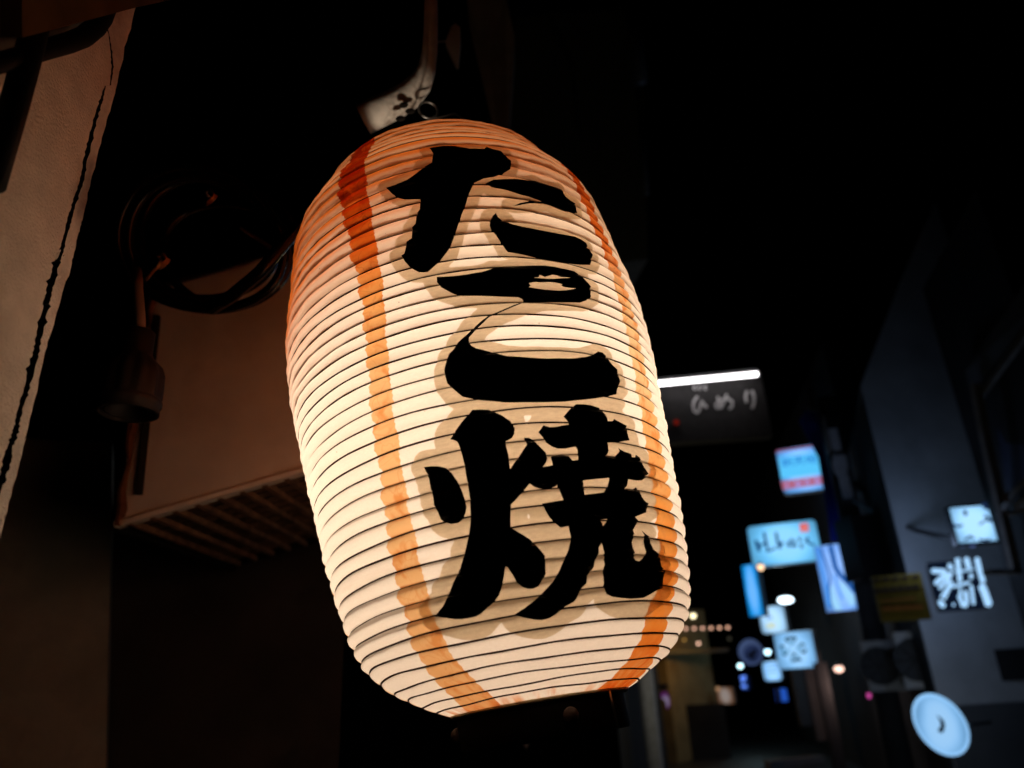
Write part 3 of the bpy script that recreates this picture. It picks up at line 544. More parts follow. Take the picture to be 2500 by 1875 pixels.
# --- coil of black cable with wire ties
M_gloss = surf('glossy_black_cable', (.003, .003, .003), .18, .35, noise=.1)
cc = at(432, 520, .70); coil = thing('cable_coil', cc, 'coil of glossy black cable tied up beside the lantern', 'cable')
s_ = .70/1597
for k, (rx, ry, dx, dy, ph_) in enumerate([(178, 150, 0, 0, 0), (168, 143, 10, 6, .6), (150, 132, -6, -10, 1.3), (163, 150, 18, -6, 2.2), (140, 120, 30, 14, 3.0)]):
    pts = []
    for i in range(64):
        a = 2*math.pi*i/64; rr = 1+.03*math.sin(3*a+ph_)
        pts.append(cc + RT*((dx+rx*rr*math.cos(a)+10*math.sin(a))*s_) - UP*((dy+ry*rr*math.sin(a))*s_) + FW*(.012*math.sin(a+ph_)+.007*k))
    MB().tube(pts, .0043, 8, closed=True).build('cable_loop', M_gloss, coil, True)
MB().tube([at(u, v, d) for u, v, d in [(455, 668, .69), (500, 640, .68), (560, 590, .675), (615, 525, .67), (668, 462, .68), (760, 370, .74)]], .0062, 8).build('cable_tail', M_gloss, coil, True)
M_tie = surf('brass_wire_tie', (.55, .30, .10), .35, .6, metal=.6)
for (u, v) in ((344, 572), (446, 434)):
    t = thing('wire_tie', at(u, v, .675), 'twisted gold wire tie on the lower side of the cable coil' if v > 500 else 'twisted gold wire tie at the top of the cable coil', 'wire tie')
    q = [at(u+a, v+b, .675+c) for a, b, c in [(-28, 32, .01), (-14, 14, 0), (-2, 3, -.004), (4, -10, 0), (-3, -18, .003), (8, -24, 0), (16, -12, -.003), (4, 2, 0), (0, 8, .004), (10, 2, 0), (22, -12, 0)]]
    if v < 500: q = q[3:]
    MB().tube(q, .0015, 6).build('twist', M_tie, t, True)
o = MB().tube([at(u, v, .73) for u, v in [(520, 492), (540, 505), (585, 535), (640, 585), (668, 606)]], .0018, 6).build('thin_wire', surf('brown_wire', (.2, .1, .06), .5, .3), None, True); tag(o, 'thin brown wire slanting down behind the cable coil', 'wire')

# --- bracket the lantern hangs from
M_white = surf('chipped_white_paint', (.90, .85, .78), .7, .25, noise=.25, scale=60, dirt=(.20, .13, .09), dscale=28., bump=.3)
br = thing('hanging_bracket', at(925, 200, .73), 'curved chipped white steel bracket holding up the lantern', 'bracket')
px_ = .73/1597; path = [(930, -40, 13), (931, 20, 15), (930, 70, 16), (928, 115, 17), (922, 150, 20), (908, 180, 26), (885, 205, 30), (855, 224, 32), (820, 240, 33), (785, 258, 33)]
P0 = [at(u, v, .73+.0006*max(0, i-3)) for i, (u, v, r) in enumerate(path)]
MB().tube(P0, [r*px_ for u, v, r in path], 14).build('bracket_arm', M_white, br, True)
for (u, v) in ((872, 233), (886, 246), (865, 262)):
    MB().ball(at(u, v-6, .714), .0040, 8, (1.3, .6, .8)).build('screw_hole', M_dark, br, True)
rg = [at(925, 238, .716)+RT*(19*px_*math.cos(a))-UP*(17*px_*math.sin(a))+FW*(.004*math.cos(a)) for a in np.linspace(0, 2*math.pi, 25)[:-1]]
o = MB().tube(rg, .0011, 6, closed=True).build('hook_ring', M_steel, None, True); tag(o, 'small rusty steel ring linking the bracket to the lantern', 'ring')
pl = thing('gusset_plate', at(985, 100, .95), 'small pale diamond shaped plate hanging beside the white bracket', 'plate')
M_gus = surf('pale_plate', (.7, .64, .58), .7, .3)
MB().prism([at(u, v, .95) for u, v in [(974, 58), (983, 50), (993, 58), (994, 88), (989, 137), (984, 137), (962, 90)]], Vector((0, .01, 0))).build('plate', M_gus, pl)
MB().tube([at(964, 89, .95), at(938, 91, .97)], .0012, 6).build('pin', M_gus, pl)
o = MB().prism([at(u, v, d) for u, v, d in [(1008, -10, 1.2), (1092, -10, 1.2), (1112, 80, 1.25), (1098, 270, 1.35), (1130, 345, 1.4), (1090, 345, 1.4), (1052, 130, 1.3)]], Vector((0, .06, 0))).build('eave_strut', surf('weathered_strut', (.20, .18, .165), .8, .2, noise=.3), None); tag(o, 'weathered grey strut slanting down behind the lantern top', 'strut')
# ---------------------------------------------------------------- the street behind
KC = 2212/2500
def px8(o, s): return lambda x, y: ((o[0]+x/s)*KC, (o[1]+y/s)*KC)
C1, C2, C3, C4 = px8((1880, 1050), 7.373), px8((1800, 1240), 6.9125), px8((2220, 1180), 5.03), px8((1780, 1440), 6.914)
C5, C6, C8, C9 = px8((1540, 1450), 3.903), px8((2050, 1500), 4.424), px8((1580, 880), 7.373), px8((1900, 950), 3.0175)
class Sign:        # upright box sign standing in the street; front face seen at tl, tr, bl
    def __init__(s, tl, tr, bl, d, thick, name, label, shell, face, group=None, bevel=.0, inset=.0):
        s.p = at(*tl, d); q = at_z(tr[0], tr[1], s.p.z)
        w = (q-s.p); yaw = math.atan2(w.y, w.x); yaw = max(-.75, min(.75, yaw))
        s.e = Vector((math.cos(yaw), math.sin(yaw), 0)); s.n = Vector((s.e.y, -s.e.x, 0)); s.n = s.n if s.n.y < 0 else -s.n
        tr_ = on_plane(tr[0], tr[1], s.p, s.n); s.w = (tr_-s.p).dot(s.e)
        b = upright(bl[0], bl[1], s.p); s.h = s.p.z-b.z; s.d = d
        s.o = thing(name, s.p - Z1*s.h + s.e*s.w*.5 - s.n*thick*.5, label, 'sign', group)
        r = min(s.w, s.h)*bevel; O = []
        def corner(cx, cy, a0):
            return [(cx+r*math.cos(a0+i*math.pi/8), cy+r*math.sin(a0+i*math.pi/8)) for i in range(5)] if r else [(cx, cy)]
        O = corner(s.w-r, s.h-r, 0)+corner(r, s.h-r, math.pi/2)+corner(r, r, math.pi)+corner(s.w-r, r, math.pi*1.5)
        B = s.p-Z1*s.h
        MB().prism([B+s.e*x+Z1*y for x, y in O], -s.n*thick).build('housing', shell, s.o)
        k = inset*min(s.w, s.h); f = lambda x, y: (k+x*(s.w-2*k)/s.w, k+y*(s.h-2*k)/s.h)
        MB().prism([B+s.e*f(x, y)[0]+Z1*f(x, y)[1]+s.n*.002 for x, y in O], s.n*.004).build('lit_face', face, s.o)
        s.back = MB().prism([B+s.e*f(x, y)[0]+Z1*f(x, y)[1]-s.n*(thick+.002) for x, y in O], -s.n*.004).build('lit_face', face, s.o)
        s.k = 0; s.ws = 1.
    def pt(s, u, v, off): return on_plane(u, v, s.p+s.n*off, s.n)
    def each(s, name, m, groups, conv, polys=()):     # every character or mark its own part, all at one depth
        k = s.k+1
        for g in groups: s.k = k-1; s.art(name, m, (), g, conv)
        for g in polys: s.k = k-1; s.art(name, m, [g], (), conv)
    def art(s, name, m, polys=(), strokes=(), conv=lambda x, y: (x, y)):
        s.k += 1; off = .007+.0035*s.k; mb = MB()
        for P in polys: mb.prism([s.pt(*conv(*q), off) for q in P], s.n*.002)
        for pts, w in strokes:
            w = w*s.ws
            P = [Vector(q) for q in pts]
            if len(P) == 1: P = [P[0]-Vector((.5, 0)), P[0]+Vector((.5, 0))]
            L = []; R = []
            for i, q in enumerate(P):
                t = (P[min(i+1, len(P)-1)]-P[max(i-1, 0)]).normalized(); nn = Vector((-t.y, t.x))*w*.5
                L.append(q+nn); R.append(q-nn)
            t0 = (P[0]-P[1]).normalized()*w*.35; t1 = (P[-1]-P[-2]).normalized()*w*.35
            mb.prism([s.pt(*conv(*q), off) for q in [P[0]+t0]+L+[P[-1]+t1]+R[::-1]], s.n*.002)
        return mb.build(name, m, s.o)
    def text(s, name, m, body, quad, conv, font_stretch=1.):
        s.k += 1; off = .007+.0035*s.k
        cu = bpy.data.curves.new('lettering', 'FONT'); cu.body = body; to = bpy.data.objects.new('lettering', cu)
        me = bpy.data.meshes.new_from_object(to); A = np.array([tuple(v.co)[:2] for v in me.vertices]); lo, hi = A.min(0), A.max(0); A = (A-lo)/(hi-lo)
        Q = [Vector(q) for q in quad]       # tl, tr, br, bl
        V = []
        for x, y in A:
            q = (Q[3]*(1-x)+Q[2]*x)*(1-y)+(Q[0]*(1-x)+Q[1]*x)*y; V.append(s.pt(*conv(q.x, q.y), off))
        F = [tuple(p.vertices) for p in me.polygons]
        bpy.data.objects.remove(to); bpy.data.curves.remove(cu)
        return MB().add(V, F).build(name, m, s.o)

M_case = surf('sign_case', (.30, .32, .34), .5, .4)
M_casek = surf('black_sign_case', (.012, .012, .013), .5, .4)
def g_(name, c, s=1., **k): return glow(name, [((x/255+.055)/1.055)**2.4 if x > 10 else x/3294 for x in c], s, **k)
# strip light over a dark signboard
M_board = surf('dark_signboard', (.045, .042, .042), .8, .2)
nb = Sign((1380, 818), (1641, 799), (1402, 960), 3.4, .05, 'shop_signboard', 'dark signboard with pale hiragana lettering below a white strip light', M_board, M_board)
M_ptext = surf('pale_lettering', (.75, .72, .72), .7, .2)
nb.each('character', M_ptext, [[
    ([(905, 655), (850, 720), (825, 820), (850, 920), (900, 945), (940, 890), (965, 800), (985, 730), (1020, 800), (1070, 845)], 48)],
    [([(1270, 660), (1300, 760), (1350, 840)], 46), ([(1430, 620), (1390, 740), (1320, 850), (1250, 860), (1230, 800), (1310, 720), (1440, 680), (1530, 740), (1530, 830), (1480, 870)], 46)],
    [([(1800, 560), (1770, 650), (1790, 750)], 50), ([(1890, 550), (1925, 660), (1920, 760), (1890, 860)], 50)]], C8)
nb.each('small_character', M_ptext, [[([(x+30, 455), (x, 475), (x, 510), (x+35, 525)], 24)] for x in (840, 930, 1030)], C8)
tube_l = thing('strip_light', at(1527, 818, 3.33), 'long white fluorescent strip light glowing above the dark signboard', 'light')
_p0 = nb.pt(1418, 829, .09); _p1 = nb.pt(1636, 808, .09)
MB().tube([_p0, _p1], .0100, 14).build('light_tube', g_('white_tube', (255, 250, 252), 6.), tube_l, True)
MB().tube([_p1, _p1+(_p1-_p0).normalized()*.012], .0112, 12).build('end_cap', surf('cap_white', (.4, .4, .4)), tube_l, True)
MB().box((_p0+_p1)/2+Z1*.024-nb.n*.02, (_p1-_p0)*.5, Z1*.004, nb.n*.03).build('reflector', M_casek, tube_l)
o = MB().ball(nb.pt(1461, 912, .02), .013, 10).build('pilot_lamp', g_('dim_red', (95, 18, 10), .9)); tag(o, 'tiny dim red lamp below the dark signboard', 'lamp')

# light box signs down the street
s = Sign((1674, 972), (1774, 957), (1692, 1069), 12.5, .16, 'light_box_sign', 'blue white light box sign with red band below its kanji, topmost in the street', M_case, g_('blue_white', (105, 178, 255), 1., var=.12, scale=2.5), 'light box signs along the street', .10, .02)
s.art('red_strip', g_('dim_red2', (150, 78, 110)), polys=[[(100, 405), (880, 290), (878, 262), (112, 372)]], conv=C1)
s.art('sky_panel', g_('sky_panel', (90, 200, 255)), polys=[[(150, 500), (900, 400), (960, 770), (200, 870)]], conv=C1)
_mb = g_('sign_blue', (5, 85, 200)); _k = s.k
for i, ch in enumerate('新天地'):
    f = lambda a, b, t: (a[0]+(b[0]-a[0])*t, a[1]+(b[1]-a[1])*t); t0, t1 = (i+.03)/3, (i+.97)/3
    s.k = _k; s.text('character', _mb, ch, [f((185, 520), (830, 432), t0), f((185, 520), (830, 432), t1), f((215, 668), (862, 580), t1), f((215, 668), (862, 580), t0)], C1)
s.art('red_band', g_('band_red', (176, 100, 125)), polys=[[(195, 925), (1000, 815), (1018, 965), (235, 1075)]], conv=C1)
s.each('band_mark', g_('band_pale', (172, 140, 205)), [[([(290, 1000), (330, 995)], 60)], [([(470, 975), (540, 965)], 90)], [([(640, 940), (700, 935)], 80)], [([(815, 925), (880, 912)], 85)]], C1)
s = Sign((1612, 1138), (1761, 1121), (1634, 1225), 9.6, .14, 'light_box_sign', 'cyan light box sign with handwritten dark lettering and small red stamp', M_case, g_('cyan_white', (108, 196, 250), 1., var=.12, scale=2.), 'light box signs along the street', .10, .015)
s.ws = 1.55; s.each('letter', g_('sign_ink', (10, 60, 110)), [[([(320, 560), (345, 640), (375, 720)], 40), ([(455, 420), (470, 520), (500, 620)], 30), ([(345, 650), (420, 620), (480, 600)], 26), ([(490, 610), (505, 680), (512, 740)], 26)],
    [([(512, 740), (535, 690), (548, 735), (600, 690), (645, 682)], 22)], [([(655, 420), (675, 540), (712, 680)], 30), ([(765, 585), (715, 625), (735, 665)], 34)],
    [([(850, 632), (880, 570), (930, 535), (962, 580), (985, 640)], 26), ([(850, 632), (920, 640), (990, 640)], 24)], [([(1045, 510), (1060, 555)], 34), ([(1080, 620), (1095, 668)], 34)], [([(1150, 560), (1195, 500), (1205, 530), (1160, 560), (1215, 600), (1290, 620)], 26)]], C2)
s.art('stamp', g_('stamp_red', (225, 95, 90)), polys=[[(1045, 270), (1190, 255), (1212, 398), (1068, 410)]], conv=C2)
s.ws = 1.; s.art('stamp_mark', g_('stamp_pale', (225, 150, 150)), strokes=[([(1090, 330), (1165, 320)], 14), ([(1095, 365), (1170, 355)], 14), ([(1128, 290), (1140, 380)], 14)], conv=C2)
s = Sign((1757, 1181), (1832, 1171), (1802, 1322), 9.0, .10, 'light_box_sign', 'tall blue light box sign picturing a pale drop shaped vase', M_casek, g_('vase_blue', (112, 165, 245), 1., var=.1), 'light box signs along the street', 0, .01)
s.art('print_dark', g_('vase_dark', (28, 88, 165)), strokes=[([(1575, 650), (1610, 800), (1655, 1000), (1720, 1110), (1860, 1250), (1985, 1400)], 84), ([(1405, 690), (1480, 880), (1545, 1080), (1570, 1200), (1545, 1350), (1560, 1560), (1590, 1680)], 36)], conv=C2)
s.art('print_mid', g_('vase_mid', (75, 150, 240)), strokes=[([(1640, 1130), (1690, 1330), (1780, 1540)], 34), ([(1345, 680), (1480, 1200), (1545, 1659)], 60)], conv=C2)
s.art('print_pale', g_('vase_pale', (158, 216, 255)), polys=[[(1720, 1230), (1800, 1280), (1900, 1390), (1970, 1480), (1985, 1600), (1960, 1660), (1900, 1650), (1830, 1520), (1760, 1380)], [(1580, 1350), (1625, 1280), (1650, 1450), (1720, 1600), (1770, 1720), (1650, 1720), (1590, 1600)]], conv=C2)
s = Sign((1601, 1222), (1632, 1217), (1622, 1333), 10.5, .14, 'light_box_sign', 'narrow plain azure light box sign under the cyan one', M_case, g_('azure', (18, 150, 235), 1., var=.15), 'light box signs along the street', 0, .03)
s = Sign((1637, 1312), (1692, 1305), (1650, 1370), 14., .14, 'light_box_sign', 'small plain white light box sign tinted yellow near its foot', M_case, g_('ice_white', (165, 212, 250), 1., var=.1), 'light box signs along the street', .12, .02)
s.art('print', g_('ice_yellow', (205, 222, 205)), polys=[[(620, 570), (760, 545), (800, 640), (650, 665)]], conv=C4)
s.art('faint_print', g_('ice_blue', (120, 160, 225)), strokes=[([(540, 400), (590, 380)], 30), ([(640, 480), (720, 465)], 40)], conv=C4)
s = Sign((1669, 1368), (1752, 1356), (1690, 1447), 12., .14, 'light_box_sign', 'white light box sign with four dark hearts set like a clover', M_case, g_('clover_white', (128, 188, 240), 1., var=.14), 'light box signs along the street', .06, .02)
s.ws = 1.5; s.art('clover_mark', g_('clover_dark', (8, 55, 80)), strokes=[([(990, 870), (955, 840), (985, 810), (1040, 822), (1090, 800), (1120, 815), (1110, 850)], 30), ([(880, 985), (885, 945), (925, 955)], 30), ([(915, 1060), (945, 1095), (970, 1085)], 34), ([(1200, 925), (1240, 915), (1265, 945)], 30), ([(1285, 1010), (1275, 1055), (1230, 1045)], 34), ([(1080, 1090), (1110, 1080)], 34), ([(1060, 1195), (1120, 1185), (1195, 1165), (1205, 1190)], 34)], conv=C4)
s.art('clover_shade', g_('clover_mid', (75, 140, 180)), strokes=[([(1000, 870), (1060, 930)], 22), ([(1100, 860), (1060, 930)], 22), ([(900, 970), (930, 1060)], 26), ([(1010, 1000), (960, 1080)], 24), ([(1150, 970), (1220, 930)], 24), ([(1160, 985), (1230, 1040)], 22), ([(1060, 1100), (1060, 1180)], 22), ([(1130, 1090), (1180, 1160)], 20)], conv=C4)
s = Sign((1645, 1430), (1683, 1424), (1653, 1472), 15., .14, 'light_box_sign', 'smallest bluish white light box sign, under the clover sign', M_case, g_('small_white', (140, 200, 255), 1., var=.1), 'light box signs along the street', .2, .02)
s.art('faint_print', g_('small_blue', (105, 165, 235)), strokes=[([(610, 1260), (800, 1240)], 22), ([(600, 1330), (800, 1310)], 22), ([(610, 1400), (810, 1380)], 22)], conv=C4)
# framed pictures lit from behind
s = Sign((2044, 1094), (2147, 1086), (2071, 1178), 6.0, .07, 'picture_light_box', 'white lit picture sign with dark leafy branches in a black frame', M_casek, g_('picture_white', (150, 208, 255), 1.05, var=.08), 'framed picture signs', .03, .055)
s.each('branch_print', g_('picture_ink', (22, 40, 75)), polys=[[(880, 235), (1080, 230), (1120, 420), (1060, 350), (1010, 310), (950, 330), (905, 300)]], groups=[[([(680, 340), (695, 385)], 46)], [([(860, 505), (930, 460), (1060, 430)], 20), ([(930, 400), (980, 440), (1000, 470)], 36)], [([(530, 505), (600, 530), (650, 515)], 30)], [([(690, 690), (750, 650), (790, 680)], 30)], [([(860, 690), (930, 700), (990, 690)], 24)]], conv=C3)
for i, x in enumerate((650, 772)):
    o = MB().ball(at(*C3(x, 748), 5.95), .030, 10, (1.2, .6, .7)).build('spot_lamp', g_('spot_blue', (110, 135, 210), .8)); tag(o, 'dim bluish spot lamp under the branch picture, the wider gap to its west' if False else ('dim bluish spot lamp under the branch picture sign, nearer the plain grey wall' if i == 0 else 'dim violet spot lamp under the branch picture sign, nearer the dark building'), 'lamp', 'spot lamps under the branch picture')
    l = bpy.data.lights.new('wall_fill', 'POINT'); l.energy = 2.7; l.color = (.42, .60, 1.); l.shadow_soft_size = .08  # unseen fill behind the sign, added to brighten the grey wall
    lo_ = bpy.data.objects.new('wall_fill', l); SC.collection.objects.link(lo_); lo_.parent = o; lo_.location = (-.30, .16, .0)
s = Sign((2001, 1216), (2109, 1206), (2026, 1322), 6.0, .07, 'picture_light_box', 'black light box sign with big brushed white kanji', M_casek, g_('kanji_black', (10, 20, 38), 1.), 'framed picture signs', .03, .02)
s.art('kanji_white', g_('kanji_white', (165, 212, 255), 1.15), polys=[[(560, 925), (620, 915), (650, 1200), (600, 1230)]], strokes=[([(285, 1075), (440, 1085)], 62), ([(325, 1230), (400, 1160), (470, 1110)], 62), ([(375, 1290), (450, 1200), (520, 1100)], 46), ([(390, 1400), (470, 1280), (510, 1120)], 30), ([(375, 1450), (420, 1510)], 62), ([(545, 1490)], 52), ([(430, 1420), (530, 1210)], 34), ([(490, 1000), (520, 1050)], 56),
    ([(700, 925), (730, 1030)], 66), ([(830, 925), (860, 1060), (905, 1210)], 62), ([(560, 1080), (680, 1075), (790, 1050)], 24), ([(760, 1140)], 88), ([(530, 1270), (640, 1245), (740, 1215)], 34), ([(625, 1290), (630, 1420)], 34), ([(690, 1330), (705, 1440), (690, 1510)], 52), ([(890, 1260), (935, 1370), (975, 1490)], 88), ([(760, 1260), (790, 1480)], 40), ([(610, 1380), (660, 1510)], 44)], conv=C3)
# round sign near the kerb
RS = at(2033, 1566, 5.2); RNn = (CAM-RS).normalized(); RNn = Vector((RNn.x*.55-.16, RNn.y, RNn.z*.0)).normalized()
rs = thing('round_sign', RS, 'round pale blue glowing sign with a bright rim and a dark curved mark', 'sign')
def rpt(u, v, off=0.): return on_plane(u, v, RS+RNn*off, RNn)
def ell(k): return [rpt(2033+math.cos(a)*60*k+math.sin(a)*16*k, 1566+math.sin(a)*67*k+math.cos(a)*10*k, 0) for a in np.linspace(0, 2*math.pi, 41)[:-1]]
MB().prism(ell(1), -RNn*.09).build('housing', g_('rim_pale', (145, 200, 250), 1.05), rs)
MB().prism([p+RNn*.003 for p in ell(.90)], RNn*.004).build('lit_face', g_('disc_blue', (122, 178, 228), .95, var=.09, scale=4.), rs)
cm = [(1040, 1085), (1085, 1110), (1125, 1150), (1138, 1195), (1130, 1250), (1110, 1280), (1075, 1275), (1058, 1245), (1085, 1225), (1090, 1180), (1075, 1130)]
MB().prism([rpt(*C6(x, y), .009) for x, y in cm], RNn*.003).build('mark', surf('mark_dark', (.01, .015, .02), .6), rs)
MB().tube([rpt(2092, 1566, -.05), rpt(2140, 1560, -.12)], .012, 8).build('arm', M_casek, rs)
gl_ = bpy.data.lights.new('round_sign_glow', 'POINT'); gl_.energy = 4.; gl_.color = (.75, .85, 1.); gl_.shadow_soft_size = .15
go = bpy.data.objects.new('round_sign_glow', gl_); SC.collection.objects.link(go); go.parent = rs; go.location = RNn*-.18
# unlit yellow notice and dim round sign
M_yel = surf('faded_yellow', (.16, .105, .008), .7, .2)
s = Sign((1882, 1246), (1988, 1237), (1898, 1345), 6.2, .04, 'yellow_notice_board', 'unlit dull yellow notice board with rows of dark lettering', M_yel, M_yel)
M_ydk = surf('notice_ink', (.04, .02, .005), .8); M_yor = surf('notice_orange', (.30, .10, .01), .8)
s.art('lettering', M_ydk, strokes=[([(700+i*72, 1410-i*7), (742+i*72, 1406-i*7)], 26) for i in range(5)] + [([(715+i*56, 1490-i*6), (752+i*56, 1486-i*6)], 38) for i in range(6)], conv=C9)
s.art('orange_lettering', M_yor, strokes=[([(760, 1560), (1010, 1540)], 16), ([(770, 1620), (1060, 1605)], 34)], conv=C9)
DR = at(1624, 1411, 13.)
dr = thing('round_sign', DR, 'dim grey round sign with a dark shape beside the white street signs', 'sign')
def dpt(u, v, off=0.): return on_plane(u, v, DR-FW*off, FW)
MB().prism([dpt(1624+25*math.cos(a), 1411+26*math.sin(a)) for a in np.linspace(0, 2*math.pi, 31)[:-1]], FW*.12).build('housing', g_('dim_rim', (62, 78, 115), .9), dr)
MB().prism([dpt(1625+20*math.cos(a), 1412+20*math.sin(a), .004) for a in np.linspace(0, 2*math.pi, 25)[:-1]], -FW*.004).build('lit_face', g_('dim_disc', (34, 46, 80), .9), dr)
MB().prism([dpt(u, v, .012) for u, v in [(1612, 1414), (1622, 1406), (1633, 1400), (1636, 1410), (1630, 1416), (1634, 1424), (1620, 1424)]], -FW*.004).build('mark', g_('dim_mark', (12, 16, 30), .9), dr)

# lamps and bulbs far down the street
def lamp(u, v, d, r, col, s, label, power=0, sc=(1, 1, 1), lamp_off=(0, 0, 0), group=None, name='street_lamp', cat='lamp'):
    t = thing(name, at(u, v, d), label, cat, group)
    MB().ball(at(u, v, d), r, 12, sc).build('bulb', g_('bulb_'+label[:18].replace(' ', '_'), col, s), t, True)
    MB().lathe(at(u, v, d)+Z1*r*.6, Z1, [(r*.9, 0), (r*.7, r*.5), (r*.25, r*.8), (0.001, r*.85)], 12).build('cap', M_casek, t, True)
    if power:
        l = bpy.data.lights.new('street_light', 'POINT'); l.energy = power; l.color = [(x/255)**2.2 for x in col]; l.shadow_soft_size = max(.05, r)
        lo_ = bpy.data.objects.new('street_light', l); SC.collection.objects.link(lo_); lo_.parent = t; lo_.location = Vector(lamp_off)
    return t
lamp(1697, 1296, 12., .075, (215, 240, 255), 5., 'brightest blue white street lamp between the azure and vase signs', 14, (1.7, 1., .75), (-.1, -.25, -.1))
lamp(1658, 1408, 15., .06, (190, 235, 255), 4., 'blue white street lamp just beside the clover sign', 5, (1, 1, 1), (0, -.2, -.15))
lamp(1599, 1438, 17., .06, (190, 235, 245), 4., 'greenish white street lamp low beside the dim round sign', 5, (1, 1, 1), (0, -.2, -.2))
lamp(1812, 1445, 11., .06, (255, 205, 185), 2.4, 'pinkish white lamp on the dark wall below the vase sign', 4, (1.15, 1, .8), (0, -.25, -.2))
lamp(1497, 1330, 4.0, .016, (235, 220, 175), 3., 'cream coloured lamp beside the lower edge of the lantern', 3.0, (1, 1, 1), (-.06, -.10, -.03))
lamp(C2(395, 1000)[0], C2(395, 1000)[1], 9.3, .042, (250, 205, 160), 2., 'small peach lamp at the lower corner of the cyan sign', 0)
lamp(C5(645, 470)[0], C5(645, 470)[1], 14., .03, (255, 200, 170), 2.2, 'single peach bulb hanging under the row of six', 0, name='bulb_lamp')
lamp(C5(940, 425)[0], C5(940, 425)[1], 14., .035, (60, 58, 48), .9, 'dim grey lamp under the end of the bulb row', 0, name='bulb_lamp')
lamp(C6(315, 870)[0], C6(315, 870)[1], 9., .032, (195, 70, 150), 1.1, 'small magenta lamp below the vase sign', 0, (.8, .8, 1.3), name='neon_lamp')
b0 = None
for i in range(6):
    u, v = C5(524+i*80, 330-i*2)
    if b0 is None:
        b0 = lamp(u, v, 13.5, .03, (250, 190, 160), 1.5, 'peach bulb strung across the street, first from the lantern', 0, group='row of six peach bulbs', name='bulb_lamp')
    else:
        c = b0.copy(); SC.collection.objects.link(c); c.location = at(u, v, 13.5); ORG[c] = c.location.copy(); c['label'] = 'peach bulb strung across the street, '+['', 'second', 'third', 'fourth', 'fifth', 'last'][i]+(' from the lantern' if i < 5 else ' one before the dark gap')
        for ch in b0.children: q = ch.copy(); SC.collection.objects.link(q); q.parent = c
o = MB().tube([at(*C5(440, 322), 13.5)+Z1*.05, at(*C5(724, 318), 13.5)+Z1*.03, at(*C5(1000, 310), 13.5)+Z1*.05], .008, 5).build('bulb_wire', M_black, None, True); tag(o, 'black wire carrying the row of six peach bulbs', 'wire')
nz = Sign(C5(1040, 775), C5(1105, 765), C5(1055, 915), 16., .1, 'neon_sign', 'little blue neon sign below the greenish street lamp', M_casek, g_('neon_back', (16, 34, 80), 1.))
nz.art('neon_strokes', g_('neon_blue', (95, 140, 250), 1.3), strokes=[([(1050, 800), (1090, 790)], 26), ([(1060, 840), (1085, 815)], 22), ([(1060, 880), (1100, 885)], 26)], conv=C5)
nz = Sign((1684, 1488), (1697, 1486), (1689, 1516), 14., .1, 'neon_sign', 'thin royal blue neon sign beneath the clover sign', M_casek, g_('royal', (35, 85, 190), .9))
# ---------------------------------------------------------------- buildings, pole, cables
M_wallg = surf('grey_wall', (.50, .51, .53), .9, .1, noise=.2, scale=3, dirt=(.36, .37, .38), dscale=.9, bump=.3, bscale=25)
M_walld = surf('dark_wall', (.10, .105, .115), .9, .1, noise=.3, scale=2)
M_wallb = surf('black_wall', (.03, .03, .032), .9, .1, noise=.3, scale=2)
def block(name, m, foot, z0, z1, parent):
    return MB().prism([Vector((x, y, z0)) for x, y in foot], Z1*(z1-z0)).build(name, m, parent)
def g2(u, v, d): p = at(u, v, d); return (p.x, p.y)
# grey corner building behind the picture signs
cb = thing('corner_building', Vector((*g2(1985, 1400, 6.6), 0)), 'plain grey corner building behind the two framed picture signs', 'building')
A1, A2, A3 = g2(1975, 1300, 6.6), g2(2300, 1300, 6.8), g2(1868, 1300, 10.5)
MB().prism([Vector((*A1, 0)), Vector((*A2, 0)), Vector((*A2, 6.4)), Vector((A1[0]+.5*(A2[0]-A1[0]), A1[1]+.5*(A2[1]-A1[1]), 5.3)), Vector((*A1, 4.1))], Vector((A3[0]-A1[0]+.12, A3[1]-A1[1], 0))).build('wall', M_wallg, cb)
block('side_wall', M_walld, [(A1[0]-.012, A1[1]+.01), (A1[0]+.0, A1[1]+.06), (A3[0]+.05, A3[1]+.02), A3], 0, 4.0, cb)
block('plinth', M_walld, [(A1[0]-.02, A1[1]-.05), (A2[0], A2[1]-.05), (A2[0], A2[1]), (A1[0]+.01, A1[1]-.006)], 0, 1.15, cb)
q = at(2160, 1437, 6.5); MB().box(q, Vector((.42, .02, 0)), Vector((0, .02, 0)), Z1*.13).build('wall_vent', M_wallb, cb)
# near dark building on the right with post, eave and balcony
nbd = thing('near_building', Vector((*g2(2300, 1300, 5.2), 0)), 'dark building with pale corner post and sloping eave at the street edge', 'building')
B1, B2 = g2(2195, 1300, 5.6), g2(2420, 1300, 4.2)
block('wall', M_wallb, [B1, B2, (B2[0]+3, B2[1]+1), (B1[0]+3, B1[1]+2)], 0, 4.6, nbd)
M_post = surf('pale_post', (.26, .24, .23), .8, .2, noise=.3, scale=12)
MB().tube([at(2107, 830, 5.5), at(2125, 930, 5.45), at(2160, 1085, 5.4), at(2196, 1240, 5.35)], .040, 4).build('corner_post', M_post, nbd)
MB().prism([at(2105, 875, 5.6), at(2240, 690, 4.6), at(2250, 655, 4.6), at(2105, 862, 5.6)], Vector((.05, .05, 0))).build('eave', M_post, nbd)
MB().prism([at(2085, 800, 5.7), at(2250, 560, 4.6), at(2250, 650, 4.6), at(2100, 860, 5.7)], Vector((.05, .08, 0))).build('fascia', M_walld, nbd)
M_shut = surf('blue_shutter', (.05, .06, .12), .6, .3)
